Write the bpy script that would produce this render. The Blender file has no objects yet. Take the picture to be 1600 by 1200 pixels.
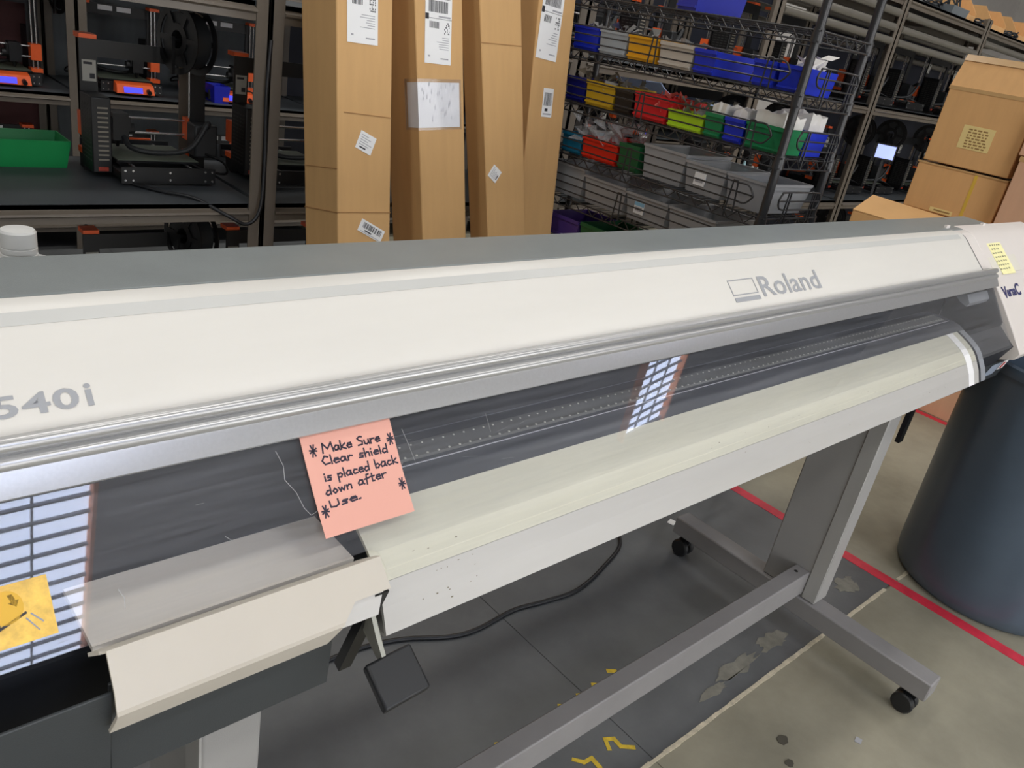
import bpy, math, random
from mathutils import Vector, Matrix
random.seed(7)
S = bpy.context.scene
COL = S.collection

# ------------------------------------------------------------------ camera
RM = ((0.74014101, -0.15382943, 0.65462034),
      (-0.64978406, -0.41423187, 0.63733244),
      (0.17312412, -0.89707774, -0.40654591))
cam = bpy.data.cameras.new('camera')
cam.sensor_fit = 'HORIZONTAL'; cam.sensor_width = 36.0
cam.lens = 36.0 * 1243.06 / 1600.0
cam.clip_start = 0.02; cam.clip_end = 100
co = bpy.data.objects.new('camera', cam); COL.objects.link(co)
m = Matrix.Identity(4)
for i in range(3):
    m[i][0] = RM[i][0]; m[i][1] = -RM[i][1]; m[i][2] = -RM[i][2]
m[2][3] = 1.36
co.matrix_world = m
S.camera = co

# ------------------------------------------------------------------ world, exposure
w = bpy.data.worlds.new('world'); S.world = w; w.use_nodes = True
bg = w.node_tree.nodes['Background']
bg.inputs[0].default_value = (0.75, 0.85, 1.0, 1); bg.inputs[1].default_value = 0.35
S.view_settings.view_transform = 'Standard'
S.view_settings.look = 'None'
S.view_settings.gamma = 1.0
S.view_settings.use_curve_mapping = False
S.view_settings.exposure = 0.0
SKYLIGHT = 9.0            # radiance of the translucent roof panels
LED = 38.0                 # watts of each ceiling lamp
CEIL = 5.0
DOOR = 3.8                 # daylight in the two open roll-up doors behind the camera

# ------------------------------------------------------------------ mesh builder
def V(*a): return Vector(a)

class MB:
    def __init__(s): s.v = []; s.f = []
    def add(s, vs, fs):
        o = len(s.v); s.v += [tuple(p) for p in vs]; s.f += [tuple(i + o for i in f) for f in fs]; return s
    def hexa(s, p):   # p: bottom 4 (ccw), top 4
        return s.add(p, [(3, 2, 1, 0), (4, 5, 6, 7), (0, 1, 5, 4), (1, 2, 6, 5), (2, 3, 7, 6), (3, 0, 4, 7)])
    def box(s, x0, x1, y0, y1, z0, z1):
        return s.hexa([(x0, y0, z0), (x1, y0, z0), (x1, y1, z0), (x0, y1, z0), (x0, y0, z1), (x1, y0, z1), (x1, y1, z1), (x0, y1, z1)])
    def frust(s, x0, x1, y0, y1, z0, z1, t):   # bottom inset by t
        return s.hexa([(x0 + t, y0 + t, z0), (x1 - t, y0 + t, z0), (x1 - t, y1 - t, z0), (x0 + t, y1 - t, z0), (x0, y0, z1), (x1, y0, z1), (x1, y1, z1), (x0, y1, z1)])
    def prism(s, prof, x0, x1):   # closed (y,z) polygon swept along x
        n = len(prof)
        vs = [(x0, y, z) for y, z in prof] + [(x1, y, z) for y, z in prof]
        fs = [tuple(range(n - 1, -1, -1)), tuple(range(n, 2 * n))]
        fs += [(i, (i + 1) % n, n + (i + 1) % n, n + i) for i in range(n)]
        return s.add(vs, fs)
    def sheet(s, prof, x0, x1, t):   # open (y,z) line given thickness t to its right-hand side
        n = len(prof); off = []
        for i in range(n):
            a = Vector(prof[max(i - 1, 0)]); b = Vector(prof[min(i + 1, n - 1)])
            d = (b - a).normalized(); off.append((prof[i][0] + d[1] * t, prof[i][1] - d[0] * t))
        return s.prism(list(prof) + off[::-1], x0, x1)
    def extrude(s, pts, vec):
        n = len(pts); vec = Vector(vec)
        vs = [Vector(p) for p in pts] + [Vector(p) + vec for p in pts]
        fs = [tuple(range(n - 1, -1, -1)), tuple(range(n, 2 * n))]
        fs += [(i, (i + 1) % n, n + (i + 1) % n, n + i) for i in range(n)]
        return s.add(vs, fs)
    def quad(s, a, b, c, d): return s.add([a, b, c, d], [(0, 1, 2, 3)])
    def tube(s, pts, r, n=6):
        pts = [Vector(p) for p in pts]; k = len(pts); rings = []
        up = Vector((0, 0, 1)); prev = None
        for i, p in enumerate(pts):
            d = (pts[min(i + 1, k - 1)] - pts[max(i - 1, 0)]).normalized()
            if prev is None:
                a = d.orthogonal().normalized()
            else:
                a = (prev - d * prev.dot(d))
                a = a.normalized() if a.length > 1e-6 else d.orthogonal().normalized()
            prev = a; b = d.cross(a)
            rings.append([p + (a * math.cos(2 * math.pi * j / n) + b * math.sin(2 * math.pi * j / n)) * r for j in range(n)])
        vs = [q for ring in rings for q in ring]; fs = []
        for i in range(k - 1):
            for j in range(n):
                fs.append((i * n + j, i * n + (j + 1) % n, (i + 1) * n + (j + 1) % n, (i + 1) * n + j))
        fs.append(tuple(range(n - 1, -1, -1))); fs.append(tuple((k - 1) * n + j for j in range(n)))
        return s.add(vs, fs)
    def cyl(s, p0, p1, r0, r1=None, n=16):
        r1 = r0 if r1 is None else r1
        p0 = Vector(p0); p1 = Vector(p1); d = (p1 - p0).normalized(); a = d.orthogonal().normalized(); b = d.cross(a)
        vs = []
        for p, r in ((p0, r0), (p1, r1)):
            vs += [p + (a * math.cos(2 * math.pi * j / n) + b * math.sin(2 * math.pi * j / n)) * r for j in range(n)]
        fs = [(j, (j + 1) % n, n + (j + 1) % n, n + j) for j in range(n)] + [tuple(range(n - 1, -1, -1)), tuple(range(n, 2 * n))]
        return s.add(vs, fs)
    def lathe(s, prof, c, n=32, axis='z', closed=False):
        vs = []; k = len(prof)
        for r, z in prof:
            for j in range(n):
                t = 2 * math.pi * j / n
                if axis == 'z': vs.append((c[0] + r * math.cos(t), c[1] + r * math.sin(t), c[2] + z))
                else: vs.append((c[0] + z, c[1] + r * math.cos(t), c[2] + r * math.sin(t)))
        fs = []
        for i in range(k if closed else k - 1):
            i2 = (i + 1) % k
            for j in range(n):
                fs.append((i * n + j, i * n + (j + 1) % n, i2 * n + (j + 1) % n, i2 * n + j))
        if not closed:
            if prof[0][0] > 1e-6: fs.append(tuple(range(n - 1, -1, -1)))
            if prof[-1][0] > 1e-6: fs.append(tuple((k - 1) * n + j for j in range(n)))
        return s.add(vs, fs)
    def mesh(s, name, mat, off=(0, 0, 0), smooth=None):
        me = bpy.data.meshes.new(name)
        o = Vector(off)
        me.from_pydata([(p[0] - o[0], p[1] - o[1], p[2] - o[2]) for p in s.v], [], s.f)
        me.update()
        if mat: me.materials.append(mat)
        if smooth:
            me.shade_smooth(); me.set_sharp_from_angle(angle=math.radians(smooth))
        return me
    def build(s, name, mat, parent=None, off=(0, 0, 0), smooth=None, bevel=None):
        ob = bpy.data.objects.new(name, s.mesh(name, mat, off, smooth)); COL.objects.link(ob)
        if parent: ob.parent = parent
        if bevel:
            b = ob.modifiers.new('bevel', 'BEVEL'); b.width = bevel; b.segments = 2; b.limit_method = 'ANGLE'
            ob.data.shade_smooth(); ob.data.set_sharp_from_angle(angle=math.radians(40))
        return ob

def tag(o, label, cat, group=None, kind=None):
    if label: o['label'] = label
    if cat: o['category'] = cat
    if group: o['group'] = group
    if kind: o['kind'] = kind
    return o
def thing(name, label, cat, loc=(0, 0, 0), rot=(0, 0, 0), group=None):
    o = bpy.data.objects.new(name, None); COL.objects.link(o); o.empty_display_size = 0.05
    o.location = loc; o.rotation_euler = rot
    return tag(o, label, cat, group)
def struct(o): o['kind'] = 'structure'; return o
def lone(mb, name, mat, off, label, cat, group=None, kind=None, smooth=None, bevel=None):
    o = mb.build(name, mat, None, off, smooth, bevel); o.location = off
    return tag(o, label, cat, group, kind)
def copy_tree(o, parent=None):
    c = o.copy(); COL.objects.link(c)
    if parent: c.parent = parent
    for ch in list(o.children): copy_tree(ch, c)
    return c

# ------------------------------------------------------------------ materials
def lin(c):
    return tuple(((x / 255) / 12.92 if x / 255 <= 0.04045 else ((x / 255 + 0.055) / 1.055) ** 2.4) for x in c)
MATS = {}
def mat(name, rgb, rough=0.5, metal=0.0, var=0.06, scale=6.0, bump=0.0, bscale=60.0, spec=0.5, emit=0.0, coat=0.0, detail=4.0, stretch=(1, 1, 1), var2=None):
    if name in MATS: return MATS[name]
    ma = bpy.data.materials.new(name); ma.use_nodes = True; nt = ma.node_tree
    b = nt.nodes['Principled BSDF']; c = lin(rgb)
    b.inputs['Roughness'].default_value = rough; b.inputs['Metallic'].default_value = metal
    b.inputs['Specular IOR Level'].default_value = spec
    if coat: b.inputs['Coat Weight'].default_value = coat
    tc = nt.nodes.new('ShaderNodeTexCoord'); mp = nt.nodes.new('ShaderNodeMapping')
    mp.inputs['Scale'].default_value = stretch
    nt.links.new(tc.outputs['Object'], mp.inputs[0])
    if var:
        n = nt.nodes.new('ShaderNodeTexNoise'); n.inputs['Scale'].default_value = scale; n.inputs['Detail'].default_value = detail
        n.inputs['Roughness'].default_value = 0.65
        nt.links.new(mp.outputs[0], n.inputs['Vector'])
        rp = nt.nodes.new('ShaderNodeValToRGB')
        rp.color_ramp.elements[0].position = 0.3; rp.color_ramp.elements[1].position = 0.7
        lo = var2 and lin(var2) or tuple(x * (1 - var) for x in c)
        hi = c if var2 else tuple(min(1, x * (1 + var)) for x in c)
        rp.color_ramp.elements[0].color = (*lo, 1); rp.color_ramp.elements[1].color = (*hi, 1)
        nt.links.new(n.outputs['Fac'], rp.inputs[0]); nt.links.new(rp.outputs[0], b.inputs['Base Color'])
    else:
        b.inputs['Base Color'].default_value = (*c, 1)
    if bump:
        n2 = nt.nodes.new('ShaderNodeTexNoise'); n2.inputs['Scale'].default_value = bscale; n2.inputs['Detail'].default_value = 3
        nt.links.new(mp.outputs[0], n2.inputs['Vector'])
        bp = nt.nodes.new('ShaderNodeBump'); bp.inputs['Strength'].default_value = bump; bp.inputs['Distance'].default_value = 0.002
        nt.links.new(n2.outputs['Fac'], bp.inputs['Height']); nt.links.new(bp.outputs[0], b.inputs['Normal'])
    if emit:
        b.inputs['Emission Color'].default_value = (*c, 1); b.inputs['Emission Strength'].default_value = emit
    MATS[name] = ma; return ma
def clear(name, rgb, opac, rough=0.15, haze=0.0, ior=1.45, gain=1.0):
    """see-through plastic: transparent body, Fresnel gloss, a veil of scratches"""
    ma = bpy.data.materials.new(name); ma.use_nodes = True; nt = ma.node_tree; nt.nodes.clear()
    out = nt.nodes.new('ShaderNodeOutputMaterial'); tr = nt.nodes.new('ShaderNodeBsdfTransparent'); di = nt.nodes.new('ShaderNodeBsdfDiffuse')
    gl = nt.nodes.new('ShaderNodeBsdfGlossy'); m1 = nt.nodes.new('ShaderNodeMixShader'); m2 = nt.nodes.new('ShaderNodeMixShader')
    c = lin(rgb); di.inputs[0].default_value = (*c, 1); gl.inputs['Roughness'].default_value = rough
    gl.inputs[0].default_value = (1, 1, 1, 1)
    nt.links.new(tr.outputs[0], m1.inputs[1]); nt.links.new(di.outputs[0], m1.inputs[2])
    if haze:
        tc = nt.nodes.new('ShaderNodeTexCoord'); mp = nt.nodes.new('ShaderNodeMapping'); mp.inputs['Scale'].default_value = (2.5, 60, 60)
        n = nt.nodes.new('ShaderNodeTexNoise'); n.inputs['Scale'].default_value = 2.2; n.inputs['Detail'].default_value = 8; n.inputs['Roughness'].default_value = 0.7
        nt.links.new(tc.outputs['Object'], mp.inputs[0]); nt.links.new(mp.outputs[0], n.inputs['Vector'])
        mr = nt.nodes.new('ShaderNodeMapRange'); mr.inputs[1].default_value = 0.35; mr.inputs[2].default_value = 0.8
        mr.inputs[3].default_value = opac; mr.inputs[4].default_value = opac + haze
        nt.links.new(n.outputs['Fac'], mr.inputs[0]); nt.links.new(mr.outputs[0], m1.inputs[0])
    else:
        m1.inputs[0].default_value = opac
    # Schlick reflectance, the same from both sides of the thin wall
    ge = nt.nodes.new('ShaderNodeNewGeometry'); dt = nt.nodes.new('ShaderNodeVectorMath'); dt.operation = 'DOT_PRODUCT'
    nt.links.new(ge.outputs['Normal'], dt.inputs[0]); nt.links.new(ge.outputs['Incoming'], dt.inputs[1])
    def mth(op, a_, b_=None):
        q = nt.nodes.new('ShaderNodeMath'); q.operation = op
        for i_, v_ in ((0, a_), (1, b_)):
            if v_ is None: continue
            if isinstance(v_, (int, float)): q.inputs[i_].default_value = v_
            else: nt.links.new(v_, q.inputs[i_])
        return q.outputs[0]
    f0 = ((ior - 1) / (ior + 1)) ** 2 * gain
    pw = mth('POWER', mth('SUBTRACT', 1.0, mth('ABSOLUTE', dt.outputs['Value'])), 5.0)
    nt.links.new(mth('MULTIPLY_ADD', pw, 1 - f0), m2.inputs[0])
    m2.inputs[0].links[0].from_node.inputs[2].default_value = f0
    nt.links.new(m1.outputs[0], m2.inputs[1]); nt.links.new(gl.outputs[0], m2.inputs[2])
    nt.links.new(m2.outputs[0], out.inputs[0]); MATS[name] = ma; return ma

M_WHITE = mat('cover_white', (218, 215, 208), 0.35, var=0.025, scale=5, stretch=(0.6, 3, 3))
M_WHITE2 = mat('end_white', (224, 217, 211), 0.35, var=0.02)
M_STRIPE = mat('stripe_grey', (196, 196, 192), 0.4, var=0.02)
M_PRINT = mat('logo_grey', (158, 160, 164), 0.5, var=0)
M_TOP = mat('top_grey', (126, 132, 132), 0.38, var=0.06, scale=14, bump=0.15, bscale=900)
M_ALU = mat('aluminium', (184, 184, 184), 0.3, metal=0.6, var=0.04, scale=300)
M_APRON = mat('apron_cream', (206, 204, 188), 0.34, var=0.05, scale=3, stretch=(1, 8, 8))
M_APRON2 = mat('apron_lower', (184, 182, 178), 0.35, var=0.03, scale=4, stretch=(1, 8, 8))
M_PLATEN = mat('platen_dark', (64, 67, 74), 0.35, var=0.1)
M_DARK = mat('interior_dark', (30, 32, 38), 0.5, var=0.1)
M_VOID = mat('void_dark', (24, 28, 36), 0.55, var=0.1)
M_PANEL = mat('panel_dark', (58, 62, 65), 0.4, var=0.08, bump=0.1, bscale=900)
M_BLACK = mat('black_plastic', (22, 23, 26), 0.35, var=0.08)
M_BLACKS = mat('black_satin', (26, 28, 32), 0.42, var=0.08)
M_STAND = mat('stand_grey', (154, 153, 151), 0.45, var=0.05, scale=5, bump=0.1, bscale=700)
M_STAND2 = mat('stand_foot', (138, 136, 136), 0.5, var=0.07, scale=7, bump=0.1, bscale=700)
M_BEIGE = mat('flap_beige', (200, 193, 181), 0.4, var=0.03, scale=7)
M_PINK = mat('note_pink', (228, 168, 152), 0.7, var=0.04, scale=5)
M_INK = mat('ink', (40, 32, 52), 0.6, var=0)
M_STEEL = mat('steel', (196, 196, 196), 0.25, metal=0.9, var=0.03)
M_RUBBER = mat('caster_black', (28, 29, 32), 0.4, var=0.1)
M_CAN = mat('can_slate', (84, 98, 113), 0.33, var=0.08, scale=4)
M_RED = mat('tape_red', (212, 48, 70), 0.5, var=0.14, scale=25)
M_CARD = mat('cardboard', (204, 162, 108), 0.75, var=0.05, scale=5, bump=0.05, bscale=200, stretch=(4, 4, 0.6))
M_CARD2 = mat('cardboard_stack', (212, 164, 108), 0.75, var=0.05, scale=5, stretch=(4, 4, 0.6))
M_CARD3 = mat('cardboard_pinkish', (206, 162, 130), 0.75, var=0.05, scale=5, stretch=(4, 4, 0.6))
M_CREASE = mat('cardboard_crease', (160, 118, 72), 0.8, var=0.1)
M_CTAPE = mat('tape_clear', (196, 158, 108), 0.25, var=0.04)
M_YTAPE = mat('tape_yellow', (214, 176, 72), 0.35, var=0.05)
M_PAPER = mat('label_white', (236, 236, 236), 0.6, var=0.02)
M_BAR = mat('print_dark', (44, 44, 50), 0.7, var=0)
M_PGREY = mat('print_grey', (165, 165, 170), 0.7, var=0)
M_RACK = mat('rack_bronze', (104, 96, 86), 0.42, var=0.07, scale=9)
M_DECK = mat('deck_charcoal', (68, 73, 77), 0.5, var=0.12, scale=7)
M_WIRE = mat('wire_black', (40, 40, 42), 0.35, var=0.08)
M_ORANGE = mat('printer_orange', (250, 104, 46), 0.45, var=0.05)
M_PBLK = mat('printer_black', (15, 16, 18), 0.42, var=0.08)
M_PBLK2 = mat('printer_charcoal', (36, 38, 40), 0.5, var=0.08)
M_BED = mat('bed_green', (98, 106, 92), 0.45, var=0.1)
M_SCREEN = mat('screen_blue', (70, 70, 235), 0.3, var=0, emit=1.0)
M_TAG = mat('frame_tag', (168, 166, 158), 0.6, var=0.03)
M_YEL = mat('sticker_yellow', (228, 222, 60), 0.5, var=0.03)
M_WALL = mat('wall_grey', (206, 202, 198), 0.8, var=0.04)
M_WALLD = mat('wall_side', (196, 196, 196), 0.8, var=0.06)
M_MAROON = mat('panel_maroon', (74, 36, 36), 0.7, var=0.1)
M_CEIL = mat('ceiling_grey', (140, 140, 144), 0.8, var=0.05)
M_SHIELD = clear('shield_clear', (200, 204, 215), 0.02, rough=0.015, haze=0.07, ior=1.5)
M_TUB = clear('tub_translucent', (176, 178, 182), 0.62, rough=0.2)
M_CLEARBIN = clear('bin_translucent', (176, 184, 190), 0.75, rough=0.2)
M_BAG = clear('bag_clear', (190, 190, 192), 0.35, rough=0.15, ior=1.6)
M_CAP = clear('cap_translucent', (232, 232, 228), 0.8, rough=0.3)
M_SLEEVE = clear('sleeve_clear', (240, 240, 240), 0.05, rough=0.08)

# ------------------------------------------------------------------ roof, lamps, skylights
struct(MB().box(-9, 16, -10, 6, CEIL, CEIL + 0.15).build('ceiling', M_CEIL))
def skylight(n, cx, cy, wx, wy, rz):
    x0, x1, y0, y1 = -wx / 2, wx / 2, -wy / 2, wy / 2
    r = MB().box(x0, x1, y0, y1, -0.012, -0.008).build('window_%d' % n, mat('skylight_panel', (214, 226, 255), 0.5, var=0.12, scale=3, emit=SKYLIGHT))
    struct(r); r.location = (cx, cy, CEIL); r.rotation_euler = (0, 0, rz)
    y = y0 + 0.05
    while y <= y1:
        MB().box(x0, x1, y, y + 0.022, -0.06, -0.03).build('purlin', mat('purlin_steel', (120, 122, 130), 0.5), r)
        y += 0.2
    fo = mat('frame_orange', (240, 150, 96), 0.6, var=0.05)
    for x in (x0 - 0.03, x1):
        MB().box(x, x + 0.03, y0, y1, -0.11, 0.0).build('frame_side', fo, r)
    for k in (1, 2):
        xm = x0 + wx * k / 3
        MB().box(xm - 0.008, xm + 0.008, y0, y1, -0.05, -0.028).build('mullion', mat('purlin_steel', (120, 122, 130), 0.5), r)
skylight(1, 0.88, -4.7, 1.2, 3.2, 0.0)
skylight(2, 8.75, -4.45, 0.80, 1.9, math.radians(17))
for i, (lx, ly) in enumerate([(1.6, 1.2), (4.8, 1.2), (8.0, 1.2), (1.6, -1.9), (4.8, -1.9), (8.0, -1.9), (1.0, 3.5), (4.2, 3.5), (7.4, 3.5), (-2.0, 1.2), (-2.0, -1.9), (-5.5, -0.4)]):  # row over the rack aisle is unseen, added to brighten the back racks
    where = i > 8 and ('near end', 'camera side', 'far left corner')[i - 9] + ' of the left bay' or ['left end of', 'middle of', 'right end of'][i % 3] + ([' the lamp row above the printer', ' the lamp row behind the camera', ' the unseen fill lamp row added above the rack aisle', ''][i // 3])
    f = thing('ceiling_lamp', 'flat white ceiling lamp at the ' + where, 'lamp', (lx, ly, CEIL), group='flat ceiling lamps')
    MB().box(-0.8, 0.8, -0.22, 0.22, -0.09, 0.0).build('housing', mat('lamp_housing', (210, 210, 210), 0.5), f)
    ld = bpy.data.lights.new('lamp_panel', 'AREA'); ld.shape = 'RECTANGLE'; ld.size = 1.5; ld.size_y = 0.4; ld.energy = LED * (0.6, 1.0, 0.9, 1.0)[i // 3]
    ld.color = (1.0, 0.975, 0.93)
    lo = bpy.data.objects.new('lamp_panel', ld); COL.objects.link(lo); lo.parent = f; lo.location = (0, 0, -0.1)

# ------------------------------------------------------------------ floor and walls
M_FLOOR = mat('floor_concrete', (150, 145, 127), 0.55, var=0.22, scale=3.2, bump=0.12, bscale=90, detail=9)
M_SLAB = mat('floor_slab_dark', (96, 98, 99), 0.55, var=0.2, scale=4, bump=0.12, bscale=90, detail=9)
floor = struct(MB().box(-9, 16, -10, 6, -0.1, -0.004).build('floor', M_FLOOR))
def slab(x0, x1, y0, y1, ma): MB().box(x0, x1, y0, y1, -0.02, 0.0).build('slab', ma, floor)
xs = [-9, -1.6, 1.215, 2.41, 4.05, 7, 16]; ys = [-10, -3, 0.552, 3.4, 6]
for i in range(len(xs) - 1):
    for j in range(len(ys) - 1):
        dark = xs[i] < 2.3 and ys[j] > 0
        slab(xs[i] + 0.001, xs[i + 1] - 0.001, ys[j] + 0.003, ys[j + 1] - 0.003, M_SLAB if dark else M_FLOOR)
M_JOINT = mat('joint_filler', (206, 196, 172), 0.7, var=0.25, scale=40)
mbj = MB(); x = 0.6
while x < 3.2:
    if 2.33 < x < 2.43: x = 2.44      # ragged pale filler in the joint
    a = 0.0035 + random.random() * 0.003; b = 0.0035 + random.random() * 0.003
    mbj.hexa([(x, 0.552 - a, -0.004), (x + 0.05, 0.552 - b, -0.004), (x + 0.05, 0.552 + a, -0.004), (x, 0.552 + b, -0.004),
              (x, 0.552 - a, 0.0012), (x + 0.05, 0.552 - b, 0.0012), (x + 0.05, 0.552 + a, 0.0012), (x, 0.552 + b, 0.0012)]); x += 0.05
mbj.build('joint_filler', M_JOINT, floor)
def blob(cx, cy, rx, ry, z=0.0008, n=26, jit=0.3):
    b = MB(); pts = [(cx + rx * math.cos(2 * math.pi * k / n) * (1 + random.uniform(-jit, jit)), cy + ry * math.sin(2 * math.pi * k / n) * (1 + random.uniform(-jit, jit)), z) for k in range(n)]
    return b.extrude(pts, (0, 0, 0.0006))
M_PATCH = mat('floor_patch', (126, 124, 114), 0.7, var=0.2, scale=30)
for cx, cy, rx, ry in ((1.62, 0.615, 0.10, 0.02), (1.80, 0.62, 0.06, 0.022), (2.25, 0.63, 0.05, 0.03), (1.50, 0.60, 0.05, 0.012)):
    blob(cx, cy, rx, ry).build('worn_patch', M_PATCH, floor)
M_OIL = mat('floor_stain', (84, 80, 70), 0.5, var=0.1)
for cx, cy, r in ((1.52, 0.42, 0.016), (1.475, 0.375, 0.012)):
    blob(cx, cy, r, r * 0.8, n=14, jit=0.15).build('oil_stain', M_OIL, floor)
M_YPAINT = mat('paint_yellow', (206, 176, 52), 0.6, var=0.2, scale=60)
for pts in ([(1.150, 0.628), (1.163, 0.650), (1.180, 0.640), (1.178, 0.618), (1.200, 0.600)], [(1.065, 0.652), (1.078, 0.635), (1.10, 0.632), (1.098, 0.608)],
            [(1.255, 0.775), (1.268, 0.765)], [(1.20, 0.772), (1.212, 0.765)], [(1.14, 0.772), (1.15, 0.764)], [(1.32, 0.785), (1.335, 0.775)], [(0.95, 0.77), (0.965, 0.762)]):
    b = MB()
    for p, q in zip(pts[:-1], pts[1:]):
        d = Vector((q[0] - p[0], q[1] - p[1], 0)).normalized(); nn = Vector((-d.y, d.x, 0)) * 0.0055; e = d * 0.004
        hz_ = 0.0004 + 0.0001 * pts.index(p); P = Vector((p[0], p[1], hz_)) - e; Q = Vector((q[0], q[1], hz_)) + e
        b.extrude([P - nn, Q - nn * random.uniform(.6, 1.2), Q + nn, P + nn * random.uniform(.6, 1.2)], (0, 0, 0.0006))
    b.build('paint_mark', M_YPAINT, floor)

struct(MB().box(-9, 16, 5.6, 5.8, 0, CEIL).build('wall_back', M_WALL))
wf = MB()
for a in ((-9, -5, 0, CEIL), (1.2, 3.0, 0, CEIL), (8.5, 16, 0, CEIL), (-5, 1.2, 3.6, CEIL), (3.0, 8.5, 3.6, CEIL)): wf.box(a[0], a[1], -7.2, -7.0, a[2], a[3])
struct(wf.build('wall_front', M_WALLD))
for n_, (xa, xb) in enumerate(((-5, 1.2), (3.0, 8.5))):
    d = struct(MB().box(xa, xb, -7.25, -7.22, 0, 3.6).build('door_%d' % (n_ + 1), mat('door_daylight', (250, 250, 250), 0.5, var=0, emit=DOOR)))
    for xx in (xa, xb - 0.08): MB().box(xx, xx + 0.08, -7.2, -6.95, 0, 3.6).build('door_track', M_STAND, d)

struct(MB().box(-9.2, -9, -10, 5.6, 0, CEIL).build('wall_left', M_WALLD))
struct(MB().box(16, 16.2, -10, 5.6, 0, CEIL).build('wall_right', M_WALL))

def tape(x0, x1, y0, y1, label):
    b = MB(); n = 14
    for k in range(n):
        ya = y0 + (y1 - y0) * k / n; yb = y0 + (y1 - y0) * (k + 1) / n
        xa, xb = math.sin(k * 1.7) * 0.0012, math.sin((k + 1) * 1.7) * 0.0012
        b.hexa([(x0 + xa, ya, 0), (x1 + xa, ya, 0), (x1 + xb, yb, 0), (x0 + xb, yb, 0), (x0 + xa, ya, 0.0012), (x1 + xa, ya, 0.0012), (x1 + xb, yb, 0.0012), (x0 + xb, yb, 0.0012)])
    lone(b, 'floor_tape', M_RED, ((x0 + x1) / 2, (y0 + y1) / 2, 0), label, 'tape', 'red floor marking tape')
tape(2.385, 2.43, -0.6, 2.2, 'red floor tape running between the printer stand and the dark bin')
tape(3.98, 4.02, 0.4, 2.2, 'short red floor tape in front of the cardboard stack behind the bin')

# ------------------------------------------------------------------ the wide-format printer
PO = (1.1, 0.65, 0.0)
P = thing('large_format_printer', 'long white and grey wide-format printer on a wheeled grey stand', 'printer', PO)
def pp(mb, name, ma, parent=P, label=None, **k):
    o = mb.build(name, ma, parent, PO, **k)
    if label: o['label'] = label
    return o
# --- covers
XL = -0.34
pp(MB().prism([(0.722, 1.084), (0.82, 1.086), (0.828, 1.08), (0.83, 0.80), (0.722, 0.80)], XL, 2.55), 'rear_cover', M_TOP, label='dark grey rear cover', bevel=0.003)
fc = pp(MB().sheet([(0.7215, 1.0840), (0.694, 1.0818), (0.682, 1.0745), (0.616, 1.0125)], XL, 2.2, -0.006), 'front_cover', M_WHITE, label='long white front cover', bevel=0.0012)
EY = Vector((0, 0.066, 0.062)).normalized(); EN = Vector((0, -EY.z, EY.y)); EX = Vector((1, 0, 0))
def on_cover(X, s, lift=0.0):   # s: distance up the slope from the bottom edge
    return Vector((X, 0.616, 1.0125)) + EY * s + EN * lift
b = MB(); e2 = Vector((0, 0.012, 0.0073)).normalized(); n2 = Vector((0, -e2.z, e2.y))
q0 = Vector((0, 0.682, 1.0745)) + n2 * 0.0002
b.extrude([q0 + EX * XL, q0 + EX * 2.17, q0 + EX * 2.17 + e2 * 0.0135, q0 + EX * XL + e2 * 0.0135], n2 * 0.0002)
pp(b, 'cover_stripe', M_STRIPE, fc, label='light grey stripe along the cover')

def text_on(body, o, ex, ey, width, height, name, ma, parent, off, bold=0.0, thick=0.0006, label=None):
    cu = bpy.data.curves.new('t', 'FONT'); cu.body = body; cu.size = 1.0; cu.offset = bold; cu.resolution_u = 3
    to = bpy.data.objects.new('t', cu); COL.objects.link(to)
    bpy.context.view_layer.update()
    me = bpy.data.meshes.new_from_object(to.evaluated_get(bpy.context.evaluated_depsgraph_get()))
    vs = [v.co.copy() for v in me.vertices]; fs = [tuple(p.vertices) for p in me.polygons]
    bpy.data.objects.remove(to); bpy.data.curves.remove(cu); bpy.data.meshes.remove(me)
    x0 = min(v.x for v in vs); x1 = max(v.x for v in vs); y0 = min(v.y for v in vs); y1 = max(v.y for v in vs)
    en = Vector(ex).cross(Vector(ey)).normalized(); mb = MB()
    mb.add([Vector(o) + Vector(ex) * ((v.x - x0) / (x1 - x0) * width) + Vector(ey) * ((v.y - y0) / (y1 - y0) * height) + en * thick for v in vs], fs)
    ob = mb.build(name, ma, parent, off)
    if label: ob['label'] = label
    return ob
text_on('Roland', on_cover(1.198, 0.0185), EX, EY, 0.198, 0.0375, 'brand_lettering', M_PRINT, fc, PO, bold=0.012)
b = MB()
def crect(u0, u1, s0, s1): b.extrude([on_cover(u0, s0, 0.0003), on_cover(u1, s0, 0.0003), on_cover(u1, s1, 0.0003), on_cover(u0, s1, 0.0003)], EN * 0.0004)
crect(1.112, 1.186, 0.0275, 0.0292); crect(1.112, 1.186, 0.0535, 0.0552); crect(1.112, 1.1137, 0.0292, 0.0535); crect(1.1843, 1.186, 0.0292, 0.0535); crect(1.112, 1.186, 0.016, 0.0235)
pp(b, 'brand_mark', M_PRINT, fc)
for ch_, xa_, wd_ in (('5', 0.0990, 0.0180), ('4', 0.1194, 0.0200), ('0', 0.1412, 0.0190), ('i', 0.1652, 0.0052)):
    text_on(ch_, on_cover(xa_, 0.0145), EX, EY, wd_, 0.0195 if ch_ == 'i' else 0.0180, 'model_lettering', M_PRINT, fc, PO, bold=0.02)
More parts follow.
